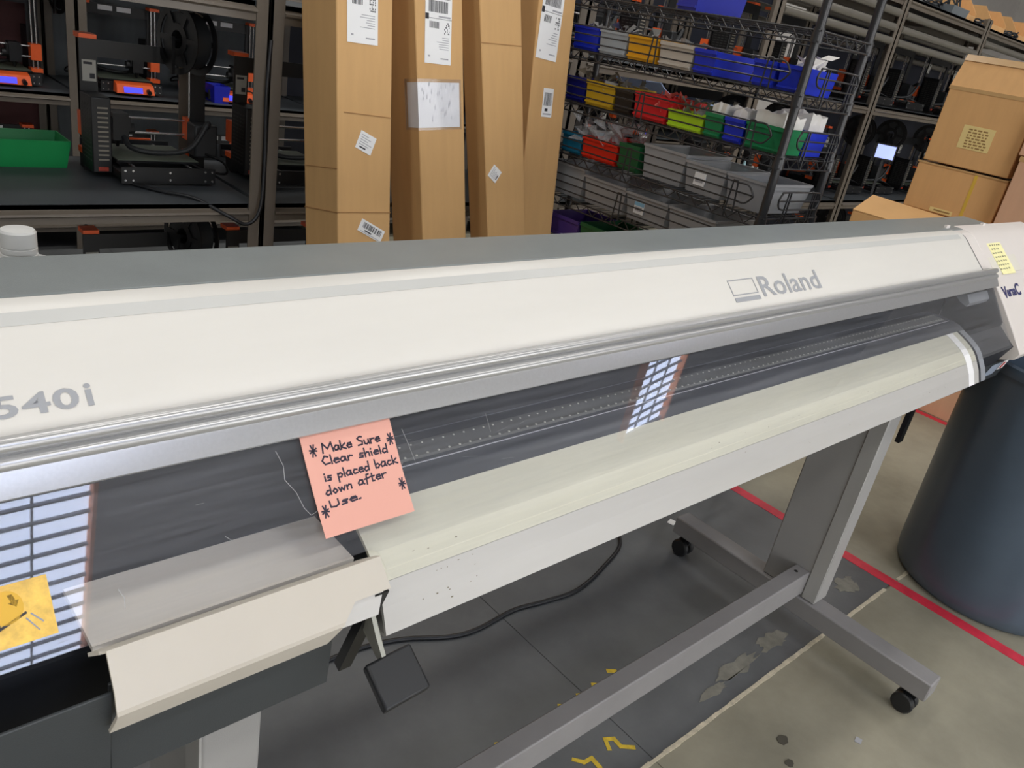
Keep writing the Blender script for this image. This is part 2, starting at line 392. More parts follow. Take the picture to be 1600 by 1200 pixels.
# --- aluminium rail with two rounded ribs
def arc(cy, cz, r, a0, a1, n=5):
    return [(cy + r * math.cos(math.radians(a0 + (a1 - a0) * k / n)), cz + r * math.sin(math.radians(a0 + (a1 - a0) * k / n))) for k in range(n + 1)]
railp = [(0.6165, 1.0118)] + arc(0.6150, 1.0055, 0.0062, 100, 235, 6) + [(0.6125, 0.9985)] + arc(0.6105, 0.9925, 0.0062, 115, 215, 6) + [(0.6035, 0.9865), (0.5945, 0.9712), (0.596, 0.9690), (0.606, 0.969), (0.635, 1.005)]
railp = [(y * 0.986, 1.36 + (z - 1.36) * 0.986) for y, z in railp]
pp(MB().prism(railp, XL, 2.272), 'aluminium_rail', M_ALU, label='ribbed aluminium rail below the white cover', smooth=35)
pp(MB().box(2.10, 2.104, 0.625, 0.66, 1.018, 1.04), 'cover_seam', M_DARK, fc) if False else None
# --- inside
pp(MB().box(XL, 2.28, 0.695, 0.722, 0.80, 1.06), 'inner_wall', M_DARK)
pp(MB().prism([(0.557, 0.8915), (0.572, 0.9005), (0.590, 0.9045), (0.61, 0.906), (0.695, 0.906), (0.695, 0.86), (0.557, 0.86)], 0.38, 2.05), 'platen', M_PLATEN, label='dark grey print platen behind the clear shield', smooth=30)
pp(MB().box(0.40, 2.03, 0.592, 0.5932, 0.9055, 0.9062), 'platen_line', mat('line_pale', (205, 205, 215), 0.4, var=0))
pp(MB().box(0.40, 2.03, 0.6508, 0.6520, 0.9058, 0.9064), 'guide_line', mat('line_dull', (130, 132, 142), 0.4, var=0))
pp(MB().prism([(0.600, 0.9058), (0.634, 0.9060), (0.632, 0.9076), (0.603, 0.9074)], 0.42, 2.02), 'grit_roller', mat('roller_band', (112, 113, 112), 0.4, var=0.1))
b = MB(); x = 0.43
while x < 2.02:
    for yy, rr in ((0.6045, 0.0017), (0.626, 0.0015)):
        b.lathe([(rr, 0.0), (rr * 0.8, 0.0008), (0.0, 0.0013)], (x + (0.007 if yy > .61 else 0), yy, 0.9074), n=6)
    x += 0.0155
pp(b, 'roller_studs', mat('stud_pale', (205, 205, 196), 0.35, var=0))['kind'] = 'stuff'
apr = [(0.563, 0.895), (0.557, 0.892), (0.531, 0.879), (0.511, 0.865), (0.497, 0.848)]
sm = [(0.560, 0.8935), (0.545, 0.8865), (0.531, 0.879), (0.5205, 0.8725), (0.511, 0.865), (0.5035, 0.8570), (0.497, 0.848)]
ap = pp(MB().sheet(sm, 0.38, 2.006, -0.004), 'apron', M_APRON, label='curved cream media apron', smooth=25)
lo = pp(MB().sheet([(0.4968, 0.8478), (0.484, 0.828), (0.473, 0.802), (0.478, 0.797), (0.52, 0.797)], 0.38, 2.006, -0.004), 'apron_front', M_APRON2, label='folded grey front edge of the apron')
def strip(x0, x1, ma, name, lift, pr):
    n = len(pr); out = []
    for i in range(n):
        a = Vector(pr[max(i - 1, 0)]); c = Vector(pr[min(i + 1, n - 1)]); d = (c - a).normalized(); out.append((pr[i][0] + d[1] * lift, pr[i][1] - d[0] * lift))
    return pp(MB().sheet(out, x0, x1, -0.0006), name, ma, ap)
full = sm + [(0.484, 0.828), (0.473, 0.802)]
strip(1.941, 1.974, mat('strip_white', (240, 240, 240), 0.4, var=0), 'edge_strip', 0.0008, full)
pp(MB().sheet(full, 2.008, 2.018, -0.004), 'edge_gap_strip', M_VOID, smooth=30)
pp(MB().sheet(full, 2.019, 2.048, -0.004), 'edge_guide', mat('guide_grey', (140, 144, 150), 0.4), smooth=30)
M_SPECK = mat('speck', (120, 112, 92), 0.7, var=0)
mk = MB()
def on_ap(X, t):   # t along the lower apron polyline
    pr = full; tot = 0
    for a, c in zip(pr[:-1], pr[1:]):
        L = (Vector(c) - Vector(a)).length
        if t <= tot + L: 
            k = (t - tot) / L; d = (Vector(c) - Vector(a)).normalized()
            return Vector((X, a[0] + (c[0] - a[0]) * k + d[1] * 0.0005, a[1] + (c[1] - a[1]) * k - d[0] * 0.0005))
        tot += L
    return Vector((X, pr[-1][0], pr[-1][1]))
for k in range(46):
    X = random.choice([random.uniform(0.42, 0.50), random.uniform(0.9, 1.9), random.uniform(1.3, 1.9)])
    t = random.choice([0.061, 0.063, 0.085, 0.109, random.uniform(0.05, 0.12)]) + random.uniform(-.002, .002); l = random.uniform(0.001, 0.0028); h = random.uniform(0.0004, 0.0013)
    mk.quad(on_ap(X, t), on_ap(X + l, t), on_ap(X + l, t + h), on_ap(X, t + h))
pp(mk, 'scuff_marks', M_SPECK, ap)['kind'] = 'stuff'
pp(MB().box(0.40, 2.0, 0.507, 0.70, 0.80, 0.855), 'chassis_beam', M_PANEL)
# --- clear shield, one flat bent sheet with a notch round the flap
SA = Vector((0, 0.599, 0.9822)); SD = Vector((0, -0.061, -0.08)).normalized(); SN = Vector((0, -0.08, 0.061)).normalized()
def on_sh(X, t, lift=0.0): return SA + EX * X + SD * t + SN * lift
tB = 0.1345; tN = 0.1700
out = [on_sh(XL + 0.06, 0), on_sh(2.255, 0), on_sh(2.255, tN)]
out += [on_sh(0.402, tN), on_sh(0.397, tN - 0.002)]
out += [on_sh(0.394, tN - 0.006), on_sh(0.3905, tB + 0.008), on_sh(0.3885, tB + 0.004), on_sh(0.384, tB + 0.001), on_sh(0.378, tB), on_sh(XL + 0.06, tB)]
sh = pp(MB().extrude(out, SN * -0.003), 'clear_shield', M_SHIELD, label='scratched clear plastic shield')
# scratches
b = MB()
def scr(pts, wd=0.0004):
    wd *= 0.55
    for p, q in zip(pts[:-1], pts[1:]):
        a = on_sh(*p, 0.0002); c = on_sh(*q, 0.0002); d = (c - a).normalized(); nn = d.cross(SN) * wd
        b.quad(a - nn, c - nn, c + nn, a + nn)
scr([(0.311, 0.020), (0.315, 0.035), (0.313, 0.048), (0.321, 0.062), (0.325, 0.078), (0.330, 0.086)], 0.0005)
scr([(0.330, 0.086), (0.337, 0.084), (0.339, 0.075), (0.346, 0.073)])
scr([(0.450, 0.026), (0.4535, 0.045), (0.456, 0.062)]); scr([(0.563, 0.030), (0.5635, 0.052)], 0.0003)
scr([(0.248, 0.083), (0.254, 0.089)]); scr([(0.157, 0.100), (0.160, 0.108), (0.159, 0.116)], 0.0006); scr([(0.434, 0.070), (0.441, 0.060)], 0.0003)
for k in range(26):
    X = random.uniform(0.1, 2.1); t = random.uniform(0.02, 0.14); l = random.uniform(0.004, 0.02); scr([(X, t), (X + l, t + random.uniform(-.004, .004))], 0.00015)
pp(b, 'scratches', mat('scratch_pale', (160, 160, 160), 0.6, var=0), sh)['kind'] = 'stuff'
# warning sticker on the shield
b = MB().extrude([on_sh(0.035, 0.073, 0.0003), on_sh(0.111, 0.073, 0.0003), on_sh(0.111, 0.118, 0.0003), on_sh(0.035, 0.118, 0.0003)], SN * 0.0006)
st = pp(b, 'warning_sticker', mat('sticker_amber', (236, 190, 84), 0.35, var=0.25, scale=70, bump=0.4, bscale=60), sh, label='worn amber warning sticker with a black roller pictogram')
def sflat(pts, name, ma):
    bb = MB().extrude([on_sh(x, t, 0.0011) for x, t in pts], SN * 0.0003); pp(bb, name, ma, st)
def disk(cx, ct, rx, rt, a0=0, a1=360, n=18): return [(cx + rx * math.cos(math.radians(a0 + (a1 - a0) * k / n)), ct + rt * math.sin(math.radians(a0 + (a1 - a0) * k / n))) for k in range(n + (0 if a1 - a0 == 360 else 1))]
sflat(disk(0.0815, 0.0895, 0.0115, 0.0125), 'roller_print', mat('sticker_gold', (222, 174, 44), 0.4, var=0.1))
M_STK = mat('sticker_black', (48, 46, 48), 0.5, var=0.1)
sflat(disk(0.074, 0.0925, 0.0062, 0.0105, 70, 290), 'roller_shade', M_STK)
sflat([(0.070, 0.1045), (0.0935, 0.0955), (0.0940, 0.0972), (0.0705, 0.1065)], 'cutter_bar', M_STK)
sflat([(0.0835, 0.0805), (0.0870, 0.0805), (0.0885, 0.0855), (0.0905, 0.0855), (0.0885, 0.0905), (0.0835, 0.0868), (0.0855, 0.0862)], 'arrow', M_STK)
sflat([(0.0965, 0.0975), (0.1035, 0.1060), (0.1028, 0.1068), (0.0958, 0.0983)], 'spark_line', mat('sticker_grey', (150, 152, 165), 0.5))
sflat([(0.0930, 0.1000), (0.1000, 0.1115), (0.0994, 0.1120), (0.0922, 0.1006)], 'spark_line', mat('sticker_grey', (150, 152, 165), 0.5))
# --- left end: ledge, flap, dark panels, lever
pp(MB().box(0.132, 0.366, 0.522, 0.600, 0.862, 0.868), 'side_ledge', mat('ledge_cream', (232, 226, 217), 0.35, var=0.04), label='cream ledge under the shield')
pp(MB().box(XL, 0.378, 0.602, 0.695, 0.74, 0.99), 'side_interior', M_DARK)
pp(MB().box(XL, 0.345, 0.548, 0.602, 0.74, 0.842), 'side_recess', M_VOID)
flp = [(0.5165, 0.8705), (0.5055, 0.8745), (0.5015, 0.8745), (0.4965, 0.8690), (0.4705, 0.8425), (0.4735, 0.8350), (0.4835, 0.8130)]
flp = [(0.5165, 0.8690), (0.5060, 0.8770), (0.5015, 0.8785), (0.4985, 0.8745), (0.4712, 0.8440), (0.4704, 0.8400), (0.4725, 0.8350), (0.4830, 0.8128)]
b = MB(); n = len(flp); vs = []
xl = [0.127, 0.132, 0.136, 0.136, 0.1335, 0.1335, 0.1335, 0.131]; xr = [0.366, 0.378, 0.382, 0.3815, 0.366, 0.362, 0.345, 0.318]
xr = [0.368, 0.3795, 0.3815, 0.3815, 0.3300, 0.3215, 0.3205, 0.318]
inn = []
for i in range(n):
    a = Vector(flp[max(i - 1, 0)]); c = Vector(flp[min(i + 1, n - 1)]); d = (c - a).normalized(); inn.append((flp[i][0] - d[1] * 0.003, flp[i][1] + d[0] * 0.003))
# the right side drops straight for 2/3 of the face, then is cut away: extra column
ym, zm = 0.4985 + (0.4712 - 0.4985) * 0.66, 0.8745 + (0.8440 - 0.8745) * 0.66
cutcol = (ym, zm)
prof = flp[:4] + [cutcol, cutcol] + flp[4:]
innp = inn[:4] + [(ym + 0.0022, zm - 0.002)] * 2 + inn[4:]
xls = xl[:4] + [0.1350, 0.1350] + xl[4:]; xrs = xr[:4] + [0.3835, 0.3440] + [0.3300, 0.3285, 0.3270, 0.3200]
N = len(prof)
b.add([(xls[i], *prof[i]) for i in range(N)] + [(xrs[i], *prof[i]) for i in range(N)] + [(xls[i], *innp[i]) for i in range(N)] + [(xrs[i], *innp[i]) for i in range(N)],
      [f for i in range(N - 1) for f in ((i, N + i, N + i + 1, i + 1), (2 * N + i, 2 * N + i + 1, 3 * N + i + 1, 3 * N + i), (i, i + 1, 2 * N + i + 1, 2 * N + i), (N + i, 3 * N + i, 3 * N + i + 1, N + i + 1))]
      + [(0, 2 * N, 3 * N, N), (N - 1, 2 * N - 1, 4 * N - 1, 3 * N - 1)])
flap = pp(b, 'front_flap', M_BEIGE, label='bent beige metal flap at the front left', smooth=24)
fd = Vector((0, -0.0273, -0.0305)).normalized(); fn = Vector((0, -0.0305, 0.0273)).normalized(); fo = Vector((0, 0.4985, 0.8745))
def on_fl(X, t, l=0.0): return fo + EX * X + fd * t + fn * l
tabp = [(0.342, 0.024), (0.3790, 0.0225), (0.3735, 0.030), (0.3640, 0.046), (0.3260, 0.0455), (0.3245, 0.043), (0.333, 0.029), (0.336, 0.0255)]
pp(MB().extrude([on_fl(x, t, -0.0022) for x, t in tabp], fn * -0.0015), 'lever_tab', mat('tab_grey', (196, 194, 190), 0.4, var=0.02), label='grey tab beside the flap cut-out')
pp(MB().sheet([(0.4875, 0.8485), (0.4875, 0.845), (0.502, 0.737)], XL, 0.1355, -0.003), 'lower_panel', M_PANEL, label='dark grey lower panel under the flap', bevel=0.0008)
pp(MB().sheet([(0.500, 0.845), (0.504, 0.737)], 0.1365, 0.338, -0.003), 'lower_panel', M_PANEL, bevel=0.0008)
pp(MB().hexa([(0.352, 0.506, 0.742), (0.366, 0.506, 0.742), (0.366, 0.516, 0.746), (0.352, 0.516, 0.746), (0.366, 0.480, 0.852), (0.3815, 0.480, 0.852), (0.3815, 0.49, 0.854), (0.366, 0.49, 0.854)]), 'lever_guide', M_BLACK)
lev = pp(MB().extrude([(0.3625, 0.505, 0.826), (0.3625, 0.4835, 0.8385), (0.3640, 0.4685, 0.812), (0.3680, 0.4540, 0.784), (0.3680, 0.470, 0.784), (0.3650, 0.492, 0.802)], (0.0045, 0, 0)), 'loading_lever', mat('lever_steel', (150, 150, 142), 0.45, metal=0.6, var=0.05), label='flat steel loading lever')
LO = Vector((0.348, 0.4585, 0.793)); LX = Vector((0.052, 0.001, 0.003)); LY = Vector((0, -0.041, -0.0225)); LN = LX.cross(LY).normalized() * -1
if LN.y > 0: LN = -LN
pad = MB().hexa([LO, LO + LX, LO + LX + LY, LO + LY, LO + LN * -0.012, LO + LX + LN * -0.012, LO + LX + LY + LN * -0.012, LO + LY + LN * -0.012])
pp(pad, 'lever_pad', M_BLACKS, lev, label='square black lever pad', bevel=0.003)
# --- ends
endp = [(0.747, 1.086), (0.704, 1.0825), (0.692, 1.076), (0.668, 1.054), (0.640, 1.0247), (0.6127, 0.9962), (0.5830, 0.9623), (0.5554, 0.9307), (0.5160, 0.8820), (0.4767, 0.8305), (0.486, 0.812), (0.545, 0.791), (0.747, 0.80)]
ec = pp(MB().prism(endp, 2.28, 2.82), 'end_cover', M_WHITE2, label='white right-hand end cover', bevel=0.0025)
pp(MB().sheet([(0.747, 1.0835), (0.704, 1.080), (0.690, 1.0735), (0.625, 1.011)], 2.214, 2.282, -0.004), 'cover_flange', M_WHITE2, label='white flange between cover and end cover')
pp(MB().prism([(0.700, 1.0805), (0.690, 1.0765), (0.682, 1.0705), (0.6165, 1.0090), (0.63, 0.99), (0.70, 1.05)], 2.2005, 2.2135), 'cover_gap', M_VOID)
pp(MB().prism([(0.69, 0.985), (0.602, 0.972), (0.574, 0.934), (0.545, 0.893), (0.549, 0.80), (0.69, 0.80)], 2.270, 2.279), 'inner_end_plate', mat('end_plate', (62, 66, 72), 0.35, var=0.15, scale=9), label='dark plate at the end of the shield')
pp(MB().prism([(0.640, 0.955), (0.606, 0.958), (0.594, 0.940), (0.598, 0.930), (0.615, 0.936)], 2.13, 2.269), 'end_reflection_bracket', mat('end_reflection_bracket', (150, 154, 160), 0.35, var=0.1))  # pale bracket drawn out to stand in for a reflection
pp(MB().prism([(0.520, 0.79), (0.70, 0.79), (0.70, 0.728), (0.535, 0.728)], 2.05, 2.40), 'end_underbody', M_PANEL, label='dark lower body under the end cover')
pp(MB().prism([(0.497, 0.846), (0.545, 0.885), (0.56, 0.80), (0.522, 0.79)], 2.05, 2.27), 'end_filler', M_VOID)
pp(MB().box(2.40, 2.82, 0.70, 0.745, 0.70, 0.80), 'end_underbody', M_PANEL)
lb = pp(MB().prism([(0.5195, 0.786), (0.5188, 0.786), (0.5303, 0.746), (0.531, 0.746)], 2.255, 2.335), 'serial_label', mat('label_blue', (150, 162, 180), 0.45, var=0.15, scale=120))
pp(MB().prism([(0.5188, 0.7865), (0.518, 0.7865), (0.5266, 0.757), (0.5275, 0.757)], 2.342, 2.388), 'small_label', M_PAPER)
pp(MB().prism([(0.5185, 0.782), (0.5177, 0.782), (0.5240, 0.762), (0.525, 0.762)], 2.350, 2.364), 'red_mark', mat('mark_red', (200, 60, 60), 0.5, var=0))
pp(MB().prism([(0.80, 1.08), (0.704, 1.0825), (0.6127, 0.9962), (0.5554, 0.9307), (0.4767, 0.8305), (0.545, 0.74), (0.80, 0.74)], -0.85, XL), 'left_end_cover', M_WHITE2, bevel=0.003)
for X in (2.20, 2.46): pp(MB().box(X, X + 0.022, 0.735, 0.742, 1.084, 1.091), 'cover_clip', M_WHITE2)
# end cover print: keypad field, taped note, lettering
E1 = Vector((0, 0.065, 0.0648)).normalized(); EN1 = Vector((0, -E1.z, E1.y)); eo = Vector((0, 0.6127, 0.9962))
def on_e(X, s, l=0.0005): return eo + EX * X + E1 * s + EN1 * l
pp(MB().extrude([on_e(2.300, 0.0), on_e(2.51, 0.0), on_e(2.51, 0.088), on_e(2.300, 0.088)], EN1 * 0.0006), 'key_field', mat('key_field', (224, 219, 206), 0.4, var=0.02), ec)
nt_ = pp(MB().extrude([on_e(2.352, -0.004, 0.0014), on_e(2.452, -0.006, 0.0014), on_e(2.440, 0.086, 0.0014), on_e(2.338, 0.086, 0.0014)], EN1 * 0.0006), 'paper_note', mat('note_yellow', (240, 234, 176), 0.7, var=0.05, scale=40), ec, label='small yellow handwritten note on the end cover')
b = MB()
for k in range(7):
    s = 0.078 - k * 0.0115; x = 2.347 + random.uniform(0, 0.008)
    while x < random.uniform(2.41, 2.435):
        l = random.uniform(0.005, 0.014); b.quad(on_e(x, s, 0.0022), on_e(x + l, s - 0.001, 0.0022), on_e(x + l, s + 0.003, 0.0022), on_e(x, s + 0.004, 0.0022)); x += l + random.uniform(0.004, 0.008)
pp(b, 'handwriting', mat('pencil', (136, 134, 104), 0.7, var=0), nt_)
E2 = Vector((0, 0.0573, 0.0655)).normalized(); EN2 = Vector((0, -E2.z, E2.y)); e2o = Vector((0, 0.5554, 0.9307))
M_NAVY = mat('navy', (44, 46, 100), 0.4, var=0)
text_on('V', e2o + EX * 2.302 + E2 * 0.020 + EN2 * 0.0004, EX, E2, 0.034, 0.032, 'series_lettering', M_NAVY, ec, PO, bold=0.03)
text_on('ersa', e2o + EX * 2.333 + E2 * 0.022 + EN2 * 0.0004, EX, E2, 0.066, 0.020, 'series_lettering', M_NAVY, ec, PO, bold=0.03)
text_on('C', e2o + EX * 2.400 + E2 * 0.020 + EN2 * 0.0004, EX, E2, 0.036, 0.034, 'series_lettering', M_NAVY, ec, PO, bold=0.03)
# --- stand
def leg(x0, x1):
    l = pp(MB().box(x0, x1, 0.577, 0.735, 0.125, 0.797), 'leg', M_STAND, bevel=0.004)
    pp(MB().box(x0 - 0.0022, x0 + 0.001, 0.578, 0.614, 0.127, 0.796), 'leg_cover', mat('leg_cover', (166, 165, 162), 0.45, var=0.04), l, bevel=0.0008)
    return l
leg(1.868, 1.934); leg(0.243, 0.309)
pp(MB().box(0.309, 1.868, 0.616, 0.658, 0.136, 0.205), 'cross_beam', M_STAND2, bevel=0.003)
pp(MB().cyl((1.835, 0.64, 0.2049), (1.835, 0.64, 0.2056), 0.005, n=12), 'bolt_hole', M_BLACK)
for x0, x1 in ((1.857, 1.917), (0.245, 0.305)):
    ft = pp(MB().box(x0, x1, 0.257, 1.03, 0.072, 0.125), 'foot', M_STAND2, bevel=0.004)
    for yy in (0.292, 0.99):
        xm = (x0 + x1) / 2; c = MB()
        for dx in (-0.0135, 0.0135):
            c.lathe([(0.0, -0.008), (0.023, -0.008), (0.027, -0.005), (0.027, 0.005), (0.023, 0.008), (0.0, 0.008)], (xm + dx, yy + 0.008, 0.0272), n=20, axis='x')
        cs = pp(c, 'caster', M_RUBBER, ft, smooth=35)
        pp(MB().prism([(yy - 0.016, 0.072), (yy + 0.018, 0.072), (yy + 0.020, 0.050), (yy + 0.01, 0.03), (yy - 0.01, 0.04)], xm - 0.004, xm + 0.004), 'caster_fork', M_RUBBER, ft)
pp(MB().box(2.395, 2.425, 0.695, 0.708, 0.43, 0.73), 'hanging_bar', M_BLACK)
pp(MB().box(XL, 2.55, 0.83, 1.06, 0.800, 0.815), 'rear_tray', M_TOP)

# ------------------------------------------------------------------ pink sticky note
GLY = {
 'M': (.95, [[(0, 0), (.1, 1), (.42, .35), (.78, 1), (.88, 0)]]), 'a': (.56, [[(.42, .5), (.2, .55), (.03, .3), (.1, .05), (.3, .08), (.42, .45), (.42, .1), (.5, 0)]]),
 'k': (.52, [[(.05, .95), (.05, 0)], [(.42, .6), (.07, .28), (.45, 0)]]), 'e': (.5, [[(.05, .3), (.42, .33), (.36, .52), (.15, .52), (.03, .25), (.15, .02), (.42, .08)]]),
 'S': (.6, [[(.5, .9), (.3, 1), (.08, .8), (.2, .58), (.45, .4), (.4, .08), (.05, .02)]]), 'u': (.52, [[(.03, .5), (.06, .08), (.25, .02), (.4, .2), (.4, .5)], [(.4, .3), (.45, 0)]]),
 'r': (.46, [[(.05, .5), (.07, 0)], [(.07, .3), (.2, .5), (.4, .47)]]), 'C': (.62, [[(.5, .8), (.25, .95), (.03, .5), (.2, .05), (.55, .1)]]),
 'l': (.2, [[(.05, 1), (.07, 0)]]), 's': (.46, [[(.38, .48), (.15, .52), (.08, .35), (.32, .25), (.3, .03), (.03, .02)]]),
 'h': (.5, [[(.05, 1), (.05, 0)], [(.05, .3), (.2, .5), (.36, .42), (.38, 0)]]), 'i': (.2, [[(.05, .5), (.06, 0)], [(.05, .75), (.07, .8)]]),
 'd': (.54, [[(.38, .45), (.15, .5), (.03, .2), (.15, .0), (.36, .12)], [(.42, 1), (.4, 0)]]), 'p': (.5, [[(.05, .5), (.05, -.45)], [(.05, .42), (.25, .52), (.4, .3), (.28, .05), (.06, .08)]]),
 'c': (.48, [[(.38, .45), (.18, .5), (.03, .25), (.15, .02), (.4, .08)]]), 'b': (.5, [[(.05, 1), (.06, 0)], [(.06, .35), (.25, .5), (.4, .28), (.28, .02), (.06, .06)]]),
 'o': (.48, [[(.2, .5), (.03, .25), (.18, .0), (.38, .22), (.22, .5)]]), 'w': (.62, [[(.0, .5), (.12, .02), (.25, .4), (.38, .02), (.52, .5)]]),
 'n': (.5, [[(.04, .5), (.05, 0)], [(.05, .3), (.2, .5), (.36, .4), (.38, 0)]]), 'f': (.46, [[(.4, .95), (.22, .95), (.18, .6), (.15, -.1)], [(.02, .48), (.38, .52)]]),
 't': (.46, [[(.2, .9), (.18, .05), (.35, .0)], [(.0, .55), (.38, .58)]]), 'U': (.62, [[(.03, .9), (.05, .1), (.3, .02), (.5, .2), (.48, .9)]]), '.': (.3, [[(.06, .02), (.13, .05)]]), ' ': (.42, [])}
NO = on_sh(0.387, 0.012)
note = thing('sticky_note', 'square pink sticky note with black handwriting hanging on the clear shield', 'note', NO)
NW, NH, T0 = 0.1012, 0.0985, 0.0125
def on_note(u, v, l=0.0):   # u right, v down, 0..1; lower half lifts off the shield a little
    return on_sh(0.3363 + NW * u, T0 + NH * v, 0.0012 + 0.006 * max(0, v - 0.25) ** 2 + l)
b = MB(); K = 8
vs = [on_note(u, k / K, l) for l in (0.0, 0.0005) for k in range(K + 1) for u in (0, 1)]; o2 = 2 * (K + 1)
fs = []
for k in range(K):
    a = 2 * k; fs += [(a, a + 2, a + 3, a + 1), (o2 + a, o2 + a + 1, o2 + a + 3, o2 + a + 2), (a, o2 + a, o2 + a + 2, a + 2), (a + 1, a + 3, o2 + a + 3, o2 + a + 1)]
fs += [(0, 1, o2 + 1, o2), (2 * K, o2 + 2 * K, o2 + 2 * K + 1, 2 * K + 1)]
b.add(vs, fs).build('note_paper', M_PINK, note, NO, smooth=30)
def z2uv(x, y):   # from a crop of the note to note coordinates
    dx, dy = x - 222, y - 465; det = 475 * 532 + 105 * 143
    return ((dx * 532 - dy * 143) / det, (475 * dy + 105 * dx) / det)
b = MB()
def stroke(pts, wd=0.0085):
    for p, q in zip(pts[:-1], pts[1:]):
        a = on_note(*p, 0.0007); c = on_note(*q, 0.0007)
        if (c - a).length < 1e-6: continue
        d = (c - a).normalized(); nn = d.cross(SN).normalized() * wd * NW; e = d * wd * NW * 0.8
        b.quad(a - nn - e, c - nn + e, c + nn + e, a + nn - e)
def write(txt, p0, p1, h):
    u0, v0 = z2uv(*p0); u1, v1 = z2uv(*p1); tot = sum(GLY[ch][0] for ch in txt); x = 0
    for ch in txt:
        wd, st_ = GLY[ch]
        for s in st_:
            stroke([(u0 + (u1 - u0) * (x + px) / tot + random.uniform(-.002, .002), v0 + (v1 - v0) * (x + px) / tot - py * h + random.uniform(-.002, .002)) for px, py in s])
        x += wd
write('Make Sure', (343, 550), (652, 490), 0.092); write('Clear shield', (345, 615), (698, 552), 0.088)
write('is placed back', (358, 700), (752, 614), 0.088); write('down after', (366, 776), (690, 690), 0.088); write('Use.', (388, 842), (560, 797), 0.075)
for cx, cy in ((293, 537), (703, 478), (772, 733), (363, 857)):
    u, v = z2uv(cx, cy)
    for a in (10, 62, 115, 160):
        dx, dy = math.cos(math.radians(a)) * 0.036, math.sin(math.radians(a)) * (0.062 if 50 < a < 130 else 0.05)
        stroke([(u - dx, v - dy), (u + dx, v + dy)], 0.008)
b.build('handwriting', M_INK, note, NO)

# ------------------------------------------------------------------ bottle behind the printer
bl = thing('plastic_bottle', 'white plastic bottle with a ribbed translucent screw cap behind the printer', 'bottle', (0.200, 1.0, 0.815), )
MB().lathe([(0.0, 0.0), (0.052, 0.0), (0.055, 0.006), (0.055, 0.175), (0.050, 0.190), (0.036, 0.204), (0.018, 0.2085), (0.0, 0.2085)], (0, 0, 0), n=32).build('bottle_body', mat('bottle_white', (214, 214, 212), 0.4, var=0.02), bl, smooth=40)
MB().lathe([(0.0, 0.2085), (0.0190, 0.2085), (0.0190, 0.2145), (0.0176, 0.2150), (0.0176, 0.2168), (0.0186, 0.2172), (0.0186, 0.222), (0.0181, 0.2224), (0.0181, 0.2236), (0.0186, 0.224), (0.0184, 0.240), (0.0165, 0.2425), (0.0, 0.243)], (0, 0, 0), n=40).build('screw_cap', M_CAP, bl, smooth=30)

# ------------------------------------------------------------------ cable on the floor
def smooth_path(pts, n=6):
    pts = [Vector(p) for p in pts]; o = []
    for i in range(len(pts) - 1):
        p0 = pts[max(i - 1, 0)]; p1 = pts[i]; p2 = pts[i + 1]; p3 = pts[min(i + 2, len(pts) - 1)]
        for k in range(n):
            t = k / n
            o.append(0.5 * ((2 * p1) + (p2 - p0) * t + (2 * p0 - 5 * p1 + 4 * p2 - p3) * t * t + (3 * p1 - p0 - 3 * p2 + p3) * t ** 3))
    o.append(pts[-1]); return o
cz = 0.0055
lone(MB().tube(smooth_path([(0.60, 1.14, cz), (0.80, 1.15, cz), (0.936, 1.125, cz), (1.05, 1.07, cz), (1.128, 1.055, cz), (1.253, 1.062, cz), (1.351, 1.045, cz), (1.461, 1.034, cz), (1.601, 1.066, cz), (1.759, 1.136, cz), (1.80, 1.30, cz), (1.70, 1.55, cz)]), 0.0055, 8),
     'power_cable', M_BLACKS, (1.2, 1.06, 0), 'black cable snaking over the floor under the wide printer', 'cable', smooth=60)
b = MB().extrude([(1.985, 1.128, 0.0003), (2.012, 1.135, 0.0003), (2.018, 1.112, 0.0003), (1.990, 1.106, 0.0003)], (0, 0, 0.0012))
lone(b, 'paper_scrap', M_PAPER, (2.0, 1.12, 0), 'small white paper scrap on the floor behind the stand foot', 'paper scrap')
b = MB().extrude([(1.672, 0.318, 0.0003), (1.690, 0.322, 0.0003), (1.694, 0.308, 0.0003), (1.677, 0.304, 0.0003)], (0, 0, 0.0012))
lone(b, 'paper_scrap', M_PGREY, (1.683, 0.314, 0), 'small grey paper scrap on the open floor near the front caster', 'paper scrap')

# ------------------------------------------------------------------ round bin
CX, CY = 2.712, 0.388
bn = thing('trash_can', 'large round slate-grey plastic trash can under the printer end', 'trash can', (CX, CY, 0))
n = 64; vs = []; levels = [(0.252, 0.0), (0.264, 0.012), (0.270, 0.05), (0.274, 0.25), (0.278, 0.45), (0.280, 0.66), (0.281, 0.74)]
for r, z in levels:
    for j in range(n):
        t = 2 * math.pi * j / n
        rib = 0.006 * max(0, math.cos(6 * (t - 0.5)) - 0.78) / 0.22 if 0.03 < z < 0.7 else 0
        vs.append(((r + rib) * math.cos(t), (r + rib) * math.sin(t), z))
fs = [(i * n + j, i * n + (j + 1) % n, (i + 1) * n + (j + 1) % n, (i + 1) * n + j) for i in range(len(levels) - 1) for j in range(n)] + [tuple(range(n - 1, -1, -1))]
for r, z in ((0.268, 0.74), (0.255, 0.05)):
    for j in range(n): vs.append((r * math.cos(2 * math.pi * j / n), r * math.sin(2 * math.pi * j / n), z))
L = len(levels)
fs += [(i * n + j, i * n + (j + 1) % n, (i + 1) * n + (j + 1) % n, (i + 1) * n + j) for i in range(L - 1, L + 1) for j in range(n)] + [tuple((L + 1) * n + j for j in range(n))]
MB().add(vs, fs).build('can_body', M_CAN, bn, smooth=45)
